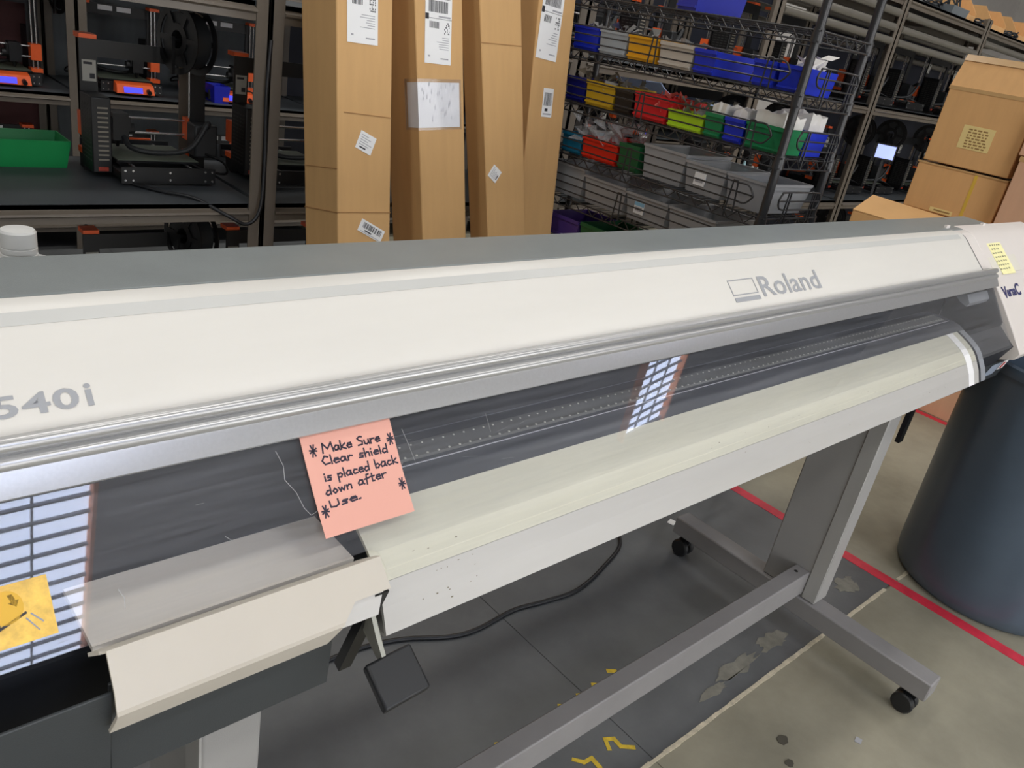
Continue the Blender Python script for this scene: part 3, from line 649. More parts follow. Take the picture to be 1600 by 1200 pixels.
MB().lathe([(0.281, 0.725), (0.293, 0.725), (0.295, 0.735), (0.291, 0.752), (0.270, 0.754), (0.270, 0.74)], (0, 0, 0), n=64, closed=True).build('can_rim', M_CAN, bn, smooth=40)
for a in (100, 200, 290):
    ca, sa = math.cos(math.radians(a)), math.sin(math.radians(a)); t_ = Vector((-sa, ca, 0)); r_ = Vector((ca, sa, 0))
    h = MB(); c0 = r_ * 0.280 + Vector((0, 0, 0.60))
    h.tube(smooth_path([c0 - t_ * 0.06, c0 - t_ * 0.055 + r_ * 0.03, c0 + r_ * 0.036, c0 + t_ * 0.055 + r_ * 0.03, c0 + t_ * 0.06]), 0.011, 8)
    h.build('can_handle', M_CAN, bn, smooth=60)

# ------------------------------------------------------------------ storage racks
M_BACKDROP = mat('dark_backdrop', (30, 34, 48), 0.6, var=0.15, scale=4); M_SLATE = mat('panel_slate', (92, 98, 102), 0.6, var=0.12, scale=3, stretch=(6, 1, 1))  # navy sheets are added, their colour stands in for the gloom behind the racks
def rack(x0, x1, y0, y1, label, levels, top, tubes=(), back=None, lv0=0.0):
    cx, cy = (x0 + x1) / 2, (y0 + y1) / 2
    r = thing('storage_rack', label, 'rack', (cx, cy, 0), group='long rows of dark steel racks'); off = (cx, cy, 0)
    for px in (x0, x1 - 0.04):
        for py in (y0, y1 - 0.04):
            b = MB(); b.box(px, px + 0.04, py, py + 0.006, 0, top); b.box((px if px == x0 else px + 0.034), (px + 0.006 if px == x0 else px + 0.04), py, py + 0.04, 0, top)
            b.build('post', M_RACK, r, off)
    for z in levels:
        MB().box(x0 + 0.006, x1 - 0.006, y0 + 0.012, y1 - 0.012, z - 0.014, z).build('deck', M_DECK, r, off)
        for sgn, yy in ((1, y0), (-1, y1)):
            p = [(yy + sgn * 0.012, z - 0.001), (yy + sgn * 0.012, z - 0.016), (yy - sgn * 0.006, z - 0.022), (yy - sgn * 0.008, z - 0.028), (yy + sgn * 0.004, z - 0.034), (yy + sgn * 0.004, z - 0.052), (yy + sgn * 0.012, z - 0.052), (yy + sgn * 0.016, z - 0.016)]
            MB().prism(p, x0 + 0.04, x1 - 0.04).build('beam', M_RACK, r, off)
        for px in (x0 + 0.006, x1 - 0.02):
            MB().box(px, px + 0.014, y0 + 0.04, y1 - 0.04, z - 0.05, z - 0.014).build('side_beam', M_RACK, r, off)
    for z in tubes:
        MB().tube([(x0 + 0.04, y0 + 0.012, z), (x1 - 0.04, y0 + 0.012, z)], 0.021, 12).build('tube_rail', mat('tube_grey', (128, 124, 116), 0.3, metal=0.4, var=0.05), r, off, smooth=40)
        MB().tube([(x0 + 0.04, y1 - 0.03, z - 0.02), (x1 - 0.04, y1 - 0.03, z - 0.02)], 0.021, 12).build('tube_rail', mat('tube_grey', (128, 124, 116)), r, off, smooth=40)
    if back: MB().box(x0, x1, y1 + 0.0, y1 + 0.008, 0.0, top).build('back_panel', back, r, off)
    return r
FY0, FY1 = 2.29, 2.89; BY0, BY1 = 4.14, 4.74
XB = [-0.14, 1.12, 2.38, 3.64, 4.90, 6.16, 7.42]
fl = ['front rack at the far left holding the green bin', 'front rack behind the tall cardboard boxes', 'front rack partly hidden by the last tall box', 'front rack behind the right part of the wire shelving',
      'front rack between wire shelving and the square cardboard stack', 'front rack at the far right behind the square cardboard stack']
for i in range(6):
    rt = i >= 3
    rack(XB[i] + 0.002, XB[i + 1] - 0.002, FY0, FY1, 'dark bronze ' + fl[i], [0.14, 0.727, 1.295] + ([1.885] if rt else []), 1.93 if rt else 2.2, tubes=(1.645, 1.715, 1.79) if rt else (), back=M_BACKDROP if i >= 4 else None)
bk = ['far left, with a maroon back panel', 'with a grey back panel left of the tall boxes', 'hidden behind the tall boxes', 'glimpsed left behind the bin rows', 'glimpsed through the middle of the bin rows', 'glimpsed at the right end of the bin rows']
for i in (0, 1, 2, 3, 4, 5):
    rack(XB[i] + 0.002, XB[i + 1] - 0.002, BY0, BY1, 'rear rack in the far row, ' + bk[i], [0.14, 0.727, 1.295], 2.2, back=(M_MAROON, M_SLATE, M_BACKDROP, M_BACKDROP, M_BACKDROP, M_BACKDROP)[i])

# ------------------------------------------------------------------ desktop 3D printers
def make_printer():
    r = thing('desktop_printer', '', '', (0, 0, 0))
    b = MB().box(-0.186, -0.138, -0.003, 0.003, 0.0, 0.38).box(0.138, 0.186, -0.003, 0.003, 0.0, 0.38).box(-0.138, 0.138, -0.003, 0.003, 0.332, 0.38).box(-0.138, 0.138, -0.003, 0.003, 0.0, 0.045)
    b.build('frame', M_PBLK, r)
    for s in (-1, 1):
        MB().box(s * 0.125 - 0.013, s * 0.125 + 0.013, -0.195, 0.195, 0.016, 0.038).build('side_rail', M_PBLK, r)
        pl = MB().box(-0.14, 0.14, s * 0.2 - 0.004, s * 0.2 + 0.004, 0.008, 0.056).build('end_plate', M_PBLK2 if s < 0 else M_PBLK, r)
        bo = MB()
        for bx, bz in ((-0.13, 0.018), (-0.13, 0.046), (-0.108, 0.018), (-0.108, 0.046), (0, 0.02), (0, 0.042), (0.108, 0.018), (0.108, 0.046), (0.13, 0.018), (0.13, 0.046)):
            bo.cyl((bx, s * 0.204, bz), (bx, s * 0.2065, bz), 0.0036, n=6)
        bo.build('bolts', M_STEEL, pl)
        MB().cyl((s * 0.085, -0.195, 0.044), (s * 0.085, 0.195, 0.044), 0.004, n=8).build('bed_rod', M_STEEL, r)
        for dx in (0.150, 0.168):
            MB().cyl((s * dx, -0.035, 0.03), (s * dx, -0.035, 0.385), 0.004, n=8).build('lift_rod', M_STEEL, r)
        MB().box(s * 0.159 - 0.024, s * 0.159 + 0.024, -0.058, -0.004, 0.378, 0.392).build('rod_cap', M_ORANGE, r)
        MB().box(s * 0.159 - 0.024, s * 0.159 + 0.024, -0.06, -0.004, 0.045, 0.062).build('motor_mount', M_ORANGE, r)
        MB().box(s * 0.159 - 0.021, s * 0.159 + 0.021, -0.058, -0.01, 0.0, 0.044).build('lift_motor', M_PBLK, r)
        MB().box(s * 0.159 - 0.022, s * 0.159 + 0.022, -0.062, -0.014, 0.098, 0.168).build('carriage_end', M_ORANGE, r)
        MB().cyl((-0.15, -0.045, 0.133 + s * 0.0225), (0.15, -0.045, 0.133 + s * 0.0225), 0.0042, n=8).build('cross_rod', M_STEEL, r)
    hb = MB().box(-0.125, 0.125, -0.12, 0.115, 0.050, 0.056).build('heated_bed', M_PBLK, r)
    MB().box(-0.122, 0.122, -0.117, 0.112, 0.0562, 0.0578).build('print_sheet', M_BED, hb)
    ex = MB().box(0.045, 0.092, -0.085, -0.02, 0.088, 0.170).box(0.036, 0.10, -0.075, -0.03, 0.115, 0.158).cyl((0.068, -0.06, 0.088), (0.068, -0.06, 0.062), 0.012, 0.004, 10).cyl((0.02, -0.055, 0.12), (0.045, -0.055, 0.12), 0.018, n=12).build('print_head', M_PBLK, r)
    ps = MB().box(0.138, 0.192, 0.010, 0.118, 0.018, 0.235).build('power_supply', M_PBLK, r, bevel=0.003)
    v = MB()
    for k in range(12):
        z = 0.055 + k * 0.0135; v.box(0.147, 0.176, 0.1182, 0.1195, z, z + 0.0045)
    v.build('vent_slits', mat('slit_grey', (122, 116, 104), 0.5, var=0), ps)
    v = MB()
    for k in range(14):
        for j in range(4):
            z = 0.05 + k * 0.012; y = 0.022 + j * 0.023; v.box(0.1922, 0.1930, y, y + 0.016, z, z + 0.004)
    v.build('side_vents', mat('slit_dark', (58, 58, 56), 0.5, var=0), ps)
    MB().box(0.15, 0.178, 0.1185, 0.121, 0.024, 0.036).build('power_switch', mat('switch_red', (150, 50, 30), 0.5, var=0), ps)
    eb = MB().box(-0.20, -0.125, 0.006, 0.075, 0.062, 0.165).build('electronics_box', M_PBLK2, r, bevel=0.006)
    MB().tube(smooth_path([(-0.165, 0.075, 0.16), (-0.15, 0.11, 0.175), (-0.10, 0.10, 0.095), (-0.02, 0.06, 0.070), (0.05, 0.02, 0.075), (0.06, -0.02, 0.10)]), 0.0085, 7).build('cable_bundle', M_PBLK2, r, smooth=60)
    MB().tube(smooth_path([(-0.16, 0.075, 0.075), (-0.20, 0.12, 0.06), (-0.19, 0.17, 0.035), (-0.12, 0.175, 0.045), (-0.10, 0.10, 0.048)]), 0.004, 6).build('bed_cable', M_PBLK, r, smooth=60)
    lc = MB().hexa([(-0.088, -0.262, 0.012), (0.088, -0.262, 0.012), (0.088, -0.206, 0.012), (-0.088, -0.206, 0.012), (-0.085, -0.25, 0.052), (0.085, -0.25, 0.052), (0.085, -0.206, 0.062), (-0.085, -0.206, 0.062)]).build('display_unit', M_ORANGE, r, bevel=0.002)
    d = Vector((0, 0.012, 0.04)).normalized(); o = Vector((-0.055, -0.2635, 0.018))
    MB().extrude([o, o + V(0.085, 0, 0), o + V(0.085, 0, 0) + d * 0.026, o + d * 0.026], Vector((0, -0.04, 0.012)).normalized() * 0.0025).build('display_screen', M_SCREEN, lc)
    MB().cyl((0.058, -0.255, 0.03), (0.058, -0.278, 0.024), 0.010, n=12).build('knob', M_PBLK, lc)
    MB().box(0.142, 0.180, 0.0032, 0.0042, 0.262, 0.322).build('frame_tag', M_TAG, r)
    MB().box(0.146, 0.160, 0.0042, 0.0046, 0.270, 0.284).build('tag_code', M_BAR, r)
    MB().box(0.152, 0.176, 0.0042, 0.0046, 0.309, 0.316).build('tag_code', M_BAR, r)
    MB().box(-0.183, -0.158, -0.0046, -0.0032, 0.30, 0.352).build('yellow_tag', M_YEL, r)
    MB().box(-0.085, -0.020, -0.0046, -0.0032, 0.352, 0.374).build('white_tag', M_PAPER, r); MB().box(0.0, 0.065, -0.0046, -0.0032, 0.352, 0.374).build('white_tag', M_PAPER, r)
    return r
def make_spool():
    r = thing('filament_spool', '', '', (0, 0, 0))
    for x in (-0.033, 0.033):
        b = MB(); n = 36
        b.lathe([(0.082, -0.002), (0.1, -0.002), (0.1, 0.002), (0.082, 0.002)], (x, 0, 0), n=n, axis='x', closed=True)
        b.lathe([(0.026, -0.002), (0.046, -0.002), (0.046, 0.002), (0.026, 0.002)], (x, 0, 0), n=n, axis='x', closed=True)
        for k in range(6):
            a = k * math.pi / 3; c, s = math.cos(a), math.sin(a); t = Vector((0, -s, c)) * 0.008
            p0 = Vector((x - 0.0018, c * 0.044, s * 0.044)); p1 = Vector((x - 0.0018, c * 0.084, s * 0.084))
            b.extrude([p0 - t, p1 - t, p1 + t, p0 + t], (0.0036, 0, 0))
        b.build('flange', M_PBLK, r, smooth=30)
    MB().lathe([(0.026, -0.031), (0.040, -0.031), (0.040, 0.031), (0.026, 0.031)], (0, 0, 0), n=24, axis='x', closed=True).build('hub', M_PBLK, r, smooth=30)
    MB().lathe([(0.041, -0.029), (0.078, -0.029), (0.078, 0.029), (0.041, 0.029)], (0, 0, 0), n=36, axis='x', closed=True).build('wound_filament', M_PBLK2, r, smooth=30)
    MB().box(-0.055, -0.045, -0.006, 0.006, -0.10, 0.008).box(0.045, 0.055, -0.006, 0.006, -0.10, 0.008).cyl((-0.055, 0, 0), (0.055, 0, 0), 0.006, n=8).build('spool_bracket', M_PBLK, r)
    return r
PR = make_printer(); SP = make_spool(); first = [True, True]
def place_printer(x, y, z, face, label, spool=None, group='desktop 3D printers on the racks'):
    o = PR if first[0] else copy_tree(PR); first[0] = False
    o.location = (x, y, z); o.rotation_euler = (0, 0, math.pi if face == 'away' else 0)
    tag(o, label, '3D printer', group)
    if spool:
        s = SP if first[1] else copy_tree(SP); first[1] = False
        dx, dy, dz, az = spool; s.location = (x + dx, y + dy, z + dz); s.rotation_euler = (0, 0, az)
        tag(s, 'black filament spool ' + label_spool[0], 'spool', 'filament spools')
    return o
label_spool = ['']
def pr(x, y, z, face, label, spool=None, sl=''):
    label_spool[0] = sl; return place_printer(x, y, z, face, label, spool)
D1, D2, D0 = 0.727, 1.295, 0.14
rear = 'black 3D printer seen from behind, '
pr(0.918, 2.700, D1, 'away', rear + 'beside the green bin on the middle shelf', (0.098, -0.075, 0.415, 0.25), 'above the 3D printer beside the green bin')
pr(1.385, 2.700, D1, 'away', rear + 'half hidden by the double rack post', (0.135, -0.075, 0.392, 0.25), 'right of the rack post next to the first tall box')
pr(0.905, 2.700, D0, 'away', 'black 3D printer on the low shelf right of the white bottle', (0.13, -0.075, 0.392, 0.25), 'on the low shelf above the printer edge')
pr(1.375, 2.700, D0, 'away', 'black 3D printer on the low shelf below the rack post', None)
ol = ['left', 'second', 'third', 'fourth', 'fifth', 'sixth']
k = 0
for X, a in ((2.72, 'just right of the tall boxes'), (3.20, 'left half of the wire shelving'), (3.92, 'blue bins of the wire shelving'), (4.42, 'wire shelving end post')):
    pr(X, 2.70, D1, 'away', 'dark 3D printer on the middle rack shelf behind the ' + a if 'just' not in a else 'dark 3D printer on the middle rack shelf ' + a, (0.1, -0.06, 0.392, 0.25), 'on the middle shelf printer behind the ' + a if 'just' not in a else 'on the middle shelf printer ' + a)
    pr(X, 2.70, D2, 'away', 'dark 3D printer on the upper rack shelf behind the ' + a if 'just' not in a else 'dark 3D printer on the upper rack shelf ' + a, None)
RX = [(5.34, 'first'), (5.83, 'second'), (6.48, 'third'), (6.97, 'fourth')]
for z, lev, sps in ((D1, 'middle', (0, 1, 2, 3)), (D2, 'upper', ()), (D0, 'low', (0, 2))):
    for q, (X, nth) in enumerate(RX):
        pr(X, 2.64, z, 'away', 'black 3D printer, %s right of the wire shelving on the %s rack shelf' % (nth, lev),
           (0.12, -0.06, 0.392, 0.25) if q in sps else None, 'on the %s printer right of the wire shelving, %s rack shelf' % (nth, lev))
pr(0.855, 4.46, D1, 'near', 'far 3D printer with orange display at the left picture edge', (-0.1, 0.09, 0.40, 0.2), 'on the far shelf at the left picture edge')
pr(1.385, 4.46, D1, 'near', 'far 3D printer with orange display above the nearer printer frame', (-0.2, 0.09, 0.40, 0.2), 'behind the far orange display printer')
pr(1.90, 4.46, D1, 'near', 'far 3D printer behind the rack post beside a blue bin')
pr(0.80, 4.46, D0, 'near', 'far 3D printer low behind the green bin')
pr(1.38, 4.46, D0, 'near', 'far 3D printer low behind the nearer printer bed')
pr(1.92, 4.46, D0, 'near', 'far 3D printer low behind the rack post')
pr(4.05, 4.46, D1, 'near', 'far 3D printer with orange display glimpsed behind the red bins')
pr(4.55, 4.46, D1, 'near', 'far 3D printer behind the lime bin')
pr(5.25, 4.46, D1, 'near', 'far 3D printer behind the green bins')
pr(4.40, 4.46, D2, 'near', 'far 3D printer behind the yellow bin of the top bin row')
pr(5.25, 4.46, D2, 'near', 'far 3D printer behind the blue bins of the top bin row')

# display tablet lit on the printer at the right
tb = thing('tablet_screen', 'small bright blue-white display on a printer at the right rack', 'display', (5.50, 2.38, 0.975), (math.radians(-8), 0, -1.0))
MB().box(-0.066, 0.066, -0.004, 0.004, 0.0, 0.10).build('display_case', M_PBLK2, tb)
MB().box(-0.058, 0.058, -0.0052, -0.004, 0.008, 0.092).build('display_glass', mat('display_glow', (170, 185, 250), 0.3, var=0, emit=1.0), tb)
MB().box(-0.008, 0.008, 0.004, 0.02, -0.247, 0.04).build('display_stem', M_PBLK2, tb)

# power cable of the near 3D printer
lone(MB().tube(smooth_path([(0.79, 2.575, 0.75), (0.80, 2.52, 0.735), (0.86, 2.42, 0.7335), (0.93, 2.34, 0.7335), (1.00, 2.272, 0.70), (1.06, 2.262, 0.675), (1.10, 2.264, 0.72), (1.112, 2.272, 0.86), (1.11, 2.276, 1.05), (1.118, 2.278, 1.2)]), 0.0055, 7),
     'power_cable', M_BLACKS, (0.95, 2.4, 0.73), 'thin black cable drooping over the shelf edge to the rack post', 'cable', smooth=60)

# ------------------------------------------------------------------ bins
def bin_(label, ma, x0, x1, y0, y1, z0, z1, name='parts_bin', cat='bin', group='coloured bins on the wire shelving', front='-x', rim=True, t=0.004, taper=0.006):
    cx, cy = (x0 + x1) / 2, (y0 + y1) / 2; off = (cx, cy, z0)
    r = thing(name, label, cat, off, group=group)
    b = MB(); k = taper
    o = [(x0 + k, y0 + k, z0), (x1 - k, y0 + k, z0), (x1 - k, y1 - k, z0), (x0 + k, y1 - k, z0), (x0, y0, z1), (x1, y0, z1), (x1, y1, z1), (x0, y1, z1)]
    i = [(x0 + k + t, y0 + k + t, z0 + t), (x1 - k - t, y0 + k + t, z0 + t), (x1 - k - t, y1 - k - t, z0 + t), (x0 + k + t, y1 - k - t, z0 + t), (x0 + t, y0 + t, z1), (x1 - t, y0 + t, z1), (x1 - t, y1 - t, z1), (x0 + t, y1 - t, z1)]
    b.add(o + i, [(3, 2, 1, 0), (0, 1, 5, 4), (1, 2, 6, 5), (2, 3, 7, 6), (3, 0, 4, 7), (8, 9, 10, 11), (8, 12, 13, 9), (9, 13, 14, 10), (10, 14, 15, 11), (11, 15, 12, 8), (4, 5, 13, 12), (5, 6, 14, 13), (6, 7, 15, 14), (7, 4, 12, 15)])
    b.build('bin_body', ma, r, off)
    if rim:
        h = z1 - z0
        MB().prism([(y0 + 0.001, z1 - h * 0.14), (y1 - 0.001, z1 - h * 0.14), (y1 - 0.001, z1 + 0.001), (y0 + 0.001, z1 + 0.001)], x0 - 0.005, x0 + 0.001).build('front_lip', ma, r, off)
        MB().box(x0 - 0.002, x0 + 0.006, y0 + 0.006, y1 - 0.006, z0 + h * 0.10, z0 + h * 0.18).build('label_ledge', ma, r, off)
    return r
def bc(name, rgb, **k): return mat('bin_' + name, rgb, 0.4, var=0.05, **k)
BLUE = bc('blue', (18, 46, 190)); NAVY = bc('navy', (14, 22, 112)); YEL = bc('yellow', (226, 166, 22)); OLIVE = bc('olive', (196, 160, 30)); BEI = bc('beige', (196, 188, 176)); REDB = bc('red', (205, 26, 36))
RED2 = bc('redorange', (214, 34, 14)); BLK = bc('black', (20, 20, 22)); LIME = bc('lime', (176, 214, 36)); GRN = bc('green', (14, 124, 74)); TEAL = bc('teal', (18, 108, 142)); PUR = bc('purple', (78, 54, 128)); GRY = M_CLEARBIN
R1, R2, R3, R4, R5, R0 = 1.324, 1.160, 0.992, 0.848, 0.70, 1.486
XF = 2.088
for lab, ma, y0, y1, z, h, x1 in (
    ('blue bin at the far end of the top bin row', BLUE, 1.945, 2.06, R1, 0.074, 2.30), ('frosted grey bin between blue and yellow bins', GRY, 1.82, 1.940, R1, 0.074, 2.30),
    ('amber yellow bin in the top bin row', YEL, 1.69, 1.815, R1, 0.074, 2.30), ('dirty beige bin right of the amber bin', BEI, 1.555, 1.685, R1, 0.068, 2.30),
    ('blue bin with a purplish side right of the beige bin', BLUE, 1.472, 1.552, R1, 0.066, 2.30), ('blue bin just left of the white-filled blue bin', BLUE, 1.27, 1.345, R1, 0.066, 2.28),
    ('blue bin filled with white parts behind the wire post', BLUE, 1.19, 1.262, R1, 0.066, 2.28),
    ('navy blue bin at the far end of the second bin row', NAVY, 1.958, 2.05, R2, 0.076, 2.30), ('olive yellow bin in the second bin row', OLIVE, 1.825, 1.955, R2, 0.076, 2.30),
    ('narrow black bin left of the red bin', BLK, 1.743, 1.822, R2, 0.072, 2.30), ('bright red bin in the second bin row', REDB, 1.60, 1.738, R2, 0.076, 2.30),
    ('lime green bin in the second bin row', LIME, 1.462, 1.596, R2 + 0.0, 0.050, 2.30), ('small green bin between lime and blue bins', GRN, 1.392, 1.458, R2, 0.066, 2.28),
    ('small blue bin between two green bins', BLUE, 1.318, 1.388, R2, 0.066, 2.28), ('large green bin at the near end of the second bin row', GRN, 1.19, 1.314, R2, 0.070, 2.215),
    ('teal bin at the far end of the third bin row', TEAL, 1.925, 2.02, R3, 0.066, 2.30), ('big red-orange bin in the third bin row', RED2, 1.76, 1.922, R3, 0.070, 2.32),
    ('dark green bin leaning behind the red-orange bin', bc('dkgreen', (18, 88, 50)), 1.665, 1.755, R3, 0.082, 2.32),
    ('purple bin low at the far end of the wire shelving', PUR, 1.86, 2.02, R5, 0.075, 2.30), ('deep green bin low beside the purple bin', bc('dkgreen', (18, 88, 50)), 1.70, 1.85, R5, 0.08, 2.30),
    ('blue bin on the top wire shelf', bc('violet', (40, 50, 160)), 1.585, 1.665, R0, 0.08, 2.33)):
    bin_(lab, ma, XF, x1, y0, y1, z, z + h)
bin_('blue bin with white liner at the far corner of the shelving end', BLUE, 2.225, 2.335, 1.19, 1.33, R2, R2 + 0.07)
for lab, y0, y1, z, h in (('large clear grey tub in the third row behind the labelled tub', 1.485, 1.655, R3, 0.10), ('large clear grey tub with a white label in the third row', 1.332, 1.482, R3, 0.088), ('large clear grey tub at the near end of the third row', 1.185, 1.328, R3, 0.086),
                          ('large clear grey tub at the far end of the fourth row', 1.88, 2.05, R4, 0.105), ('large clear grey tub with loose parts in the fourth row', 1.685, 1.876, R4, 0.09), ('large clear grey tub with a blue and white label in the fourth row', 1.505, 1.681, R4, 0.085),
                          ('large clear grey tub near the wire post in the fourth row', 1.32, 1.501, R4, 0.085)):
    t = bin_(lab, M_TUB, XF, 2.33, y0, y1, z, z + h, name='storage_tub', cat='tub', group='clear grey tubs on the wire shelving', rim=False, t=0.003, taper=0.012)
    off = t.location
    b = MB()
    for (a0, a1, c0, c1) in ((XF - 0.005, XF + 0.004, y0, y1), (2.326, 2.335, y0, y1), (XF, 2.33, y0 - 0.002, y0 + 0.005), (XF, 2.33, y1 - 0.005, y1 + 0.002)): b.box(a0, a1, c0, c1, z + h - 0.006, z + h + 0.001)
    b.build('tub_rim', mat('tub_rim', (150, 150, 152), 0.4), t, off)
    if 'white label' in lab or 'blue and' in lab:
        yc = y1 - 0.06; MB().box(XF + 0.002, XF + 0.006, yc - 0.02, yc + 0.02, z + 0.025, z + 0.062).build('tub_label', M_PAPER, t, off)
        MB().box(XF + 0.0012, XF + 0.002, yc - 0.014, yc + 0.014, z + 0.034, z + 0.046).build('label_print', M_PGREY, t, off)
        if 'blue and' in lab: MB().box(XF + 0.0012, XF + 0.002, yc - 0.02, yc + 0.02, z + 0.05, z + 0.062).build('label_band', mat('label_sky', (140, 190, 220), 0.5), t, off)
def heap(label, ma, x0, x1, y0, y1, z, h, seed, cat='loose parts', n=26, sz=0.02):
    rnd = random.Random(seed); b = MB(); off = ((x0 + x1) / 2, (y0 + y1) / 2, z)
    for k in range(n):
        cx, cy = rnd.uniform(x0, x1), rnd.uniform(y0, y1); cz = z + rnd.uniform(0, h); s = sz * rnd.uniform(0.5, 1.2)
        pts = [Vector((rnd.uniform(-1, 1), rnd.uniform(-1, 1), rnd.uniform(-1, 1))) * s + Vector((cx, cy, cz)) for _ in range(4)]
        b.add(pts, [(0, 1, 2), (0, 2, 3), (0, 3, 1), (1, 3, 2)])
    lone(b, 'loose_parts', ma, off, label, cat, kind='stuff')
M_GREYP = mat('parts_grey', (128, 126, 122), 0.5, var=0.2, scale=40); M_WHT = mat('parts_white', (236, 232, 228), 0.5, var=0.05)
heap('small grey parts heaped in the blue and frosted bins', M_GREYP, XF + .02, 2.28, 1.84, 2.04, R1 + 0.06, 0.03, 1, n=40)
heap('small pale parts heaped in the amber bin', M_GREYP, XF + .02, 2.28, 1.70, 1.80, R1 + 0.055, 0.024, 2)
heap('grey parts heaped in the beige bin', M_GREYP, XF + .02, 2.28, 1.57, 1.67, R1 + 0.05, 0.024, 3)
heap('white parts filling the blue bin behind the wire post', M_WHT, XF + .02, 2.25, 1.205, 1.25, R1 + 0.05, 0.04, 4, n=40)
heap('grey parts heaped in the olive bin', M_GREYP, XF + .02, 2.28, 1.84, 1.94, R2 + 0.06, 0.03, 5)
heap('tan parts heaped in the navy bin', mat('parts_tan', (112, 100, 82), 0.6, var=0.2), XF + .02, 2.28, 1.965, 2.04, R2 + 0.065, 0.035, 6)
heap('red netting lying over the bright red bin', mat('parts_red', (196, 84, 74), 0.6, var=0.15), XF, 2.2, 1.59, 1.65, R2 + 0.045, 0.04, 7, n=40)
heap('grey fittings above the lime bin', M_GREYP, XF + .03, 2.28, 1.48, 1.58, R2 + 0.045, 0.04, 8, n=40)
heap('clear bagged parts on the teal and red-orange bins', M_BAG, XF, 2.28, 1.80, 2.0, R3 + 0.06, 0.07, 9, n=60, sz=0.035)
heap('dark bits at the bottom of the fourth-row tub', mat('parts_dark', (40, 42, 40), 0.6, var=0.1), XF + .03, 2.28, 1.53, 1.66, R4 + 0.02, 0.03, 10)
# white liners
def liner(label, x0, x1, y0, y1, z0, z1):
    b = MB(); n = 16; off = ((x0 + x1) / 2, (y0 + y1) / 2, z0); rnd = random.Random(int(y0 * 1000)); lo_, hi_ = [], []
    per = []
    for k in range(n):
        t = k / n * 4
        if t < 1: p = (x0 + (x1 - x0) * t, y0)
        elif t < 2: p = (x1, y0 + (y1 - y0) * (t - 1))
        elif t < 3: p = (x1 - (x1 - x0) * (t - 2), y1)
        else: p = (x0, y1 - (y1 - y0) * (t - 3))
        per.append(p)
    vs = [(p[0], p[1], z0) for p in per] + [(p[0] + rnd.uniform(-.004, .004), p[1] + rnd.uniform(-.004, .004), z1 + rnd.uniform(-.008, .008)) for p in per]
    cx, cy = off[0], off[1]
    vs += [(cx + (p[0] - cx) * .75, cy + (p[1] - cy) * .75, z1 - 0.01 + rnd.uniform(-.012, .004)) for p in per] + [(cx, cy, z1 - 0.015)]
    fs = [(k, (k + 1) % n, n + (k + 1) % n, n + k) for k in range(n)] + [(n + k, n + (k + 1) % n, 2 * n + (k + 1) % n, 2 * n + k) for k in range(n)] + [(2 * n + k, 2 * n + (k + 1) % n, 3 * n) for k in range(n)] + [tuple(range(n - 1, -1, -1))]
    lone(b.add(vs, fs), 'bag_liner', mat('liner_white', (226, 222, 216), 0.5, var=0.06), off, label, 'bag', 'white bags in the second bin row')
liner('white bag in the small green bin', XF + 0.012, 2.26, 1.403, 1.448, R2 + 0.012, R2 + 0.095); liner('white bag in the small blue bin between green bins', XF + 0.012, 2.26, 1.33, 1.378, R2 + 0.012, R2 + 0.09)
liner('grey-white bag in the large green bin', XF + 0.012, 2.20, 1.205, 1.30, R2 + 0.012, R2 + 0.105); liner('white bag in the blue bin at the shelving end', 2.24, 2.32, 1.205, 1.31, R2 + 0.012, R2 + 0.115)
# small bottle and orange clip behind the tubs
gb = thing('glue_bottle', 'small pale blue squeeze bottle behind the third-row tubs', 'bottle', (2.355, 1.45, R3 + 0.001))
MB().lathe([(0, 0), (0.016, 0), (0.016, 0.07), (0.006, 0.085), (0.002, 0.105), (0, 0.105)], (0, 0, 0), n=14).build('bottle_body', mat('bottle_pale', (176, 214, 222), 0.4, var=0.03), gb, smooth=40)

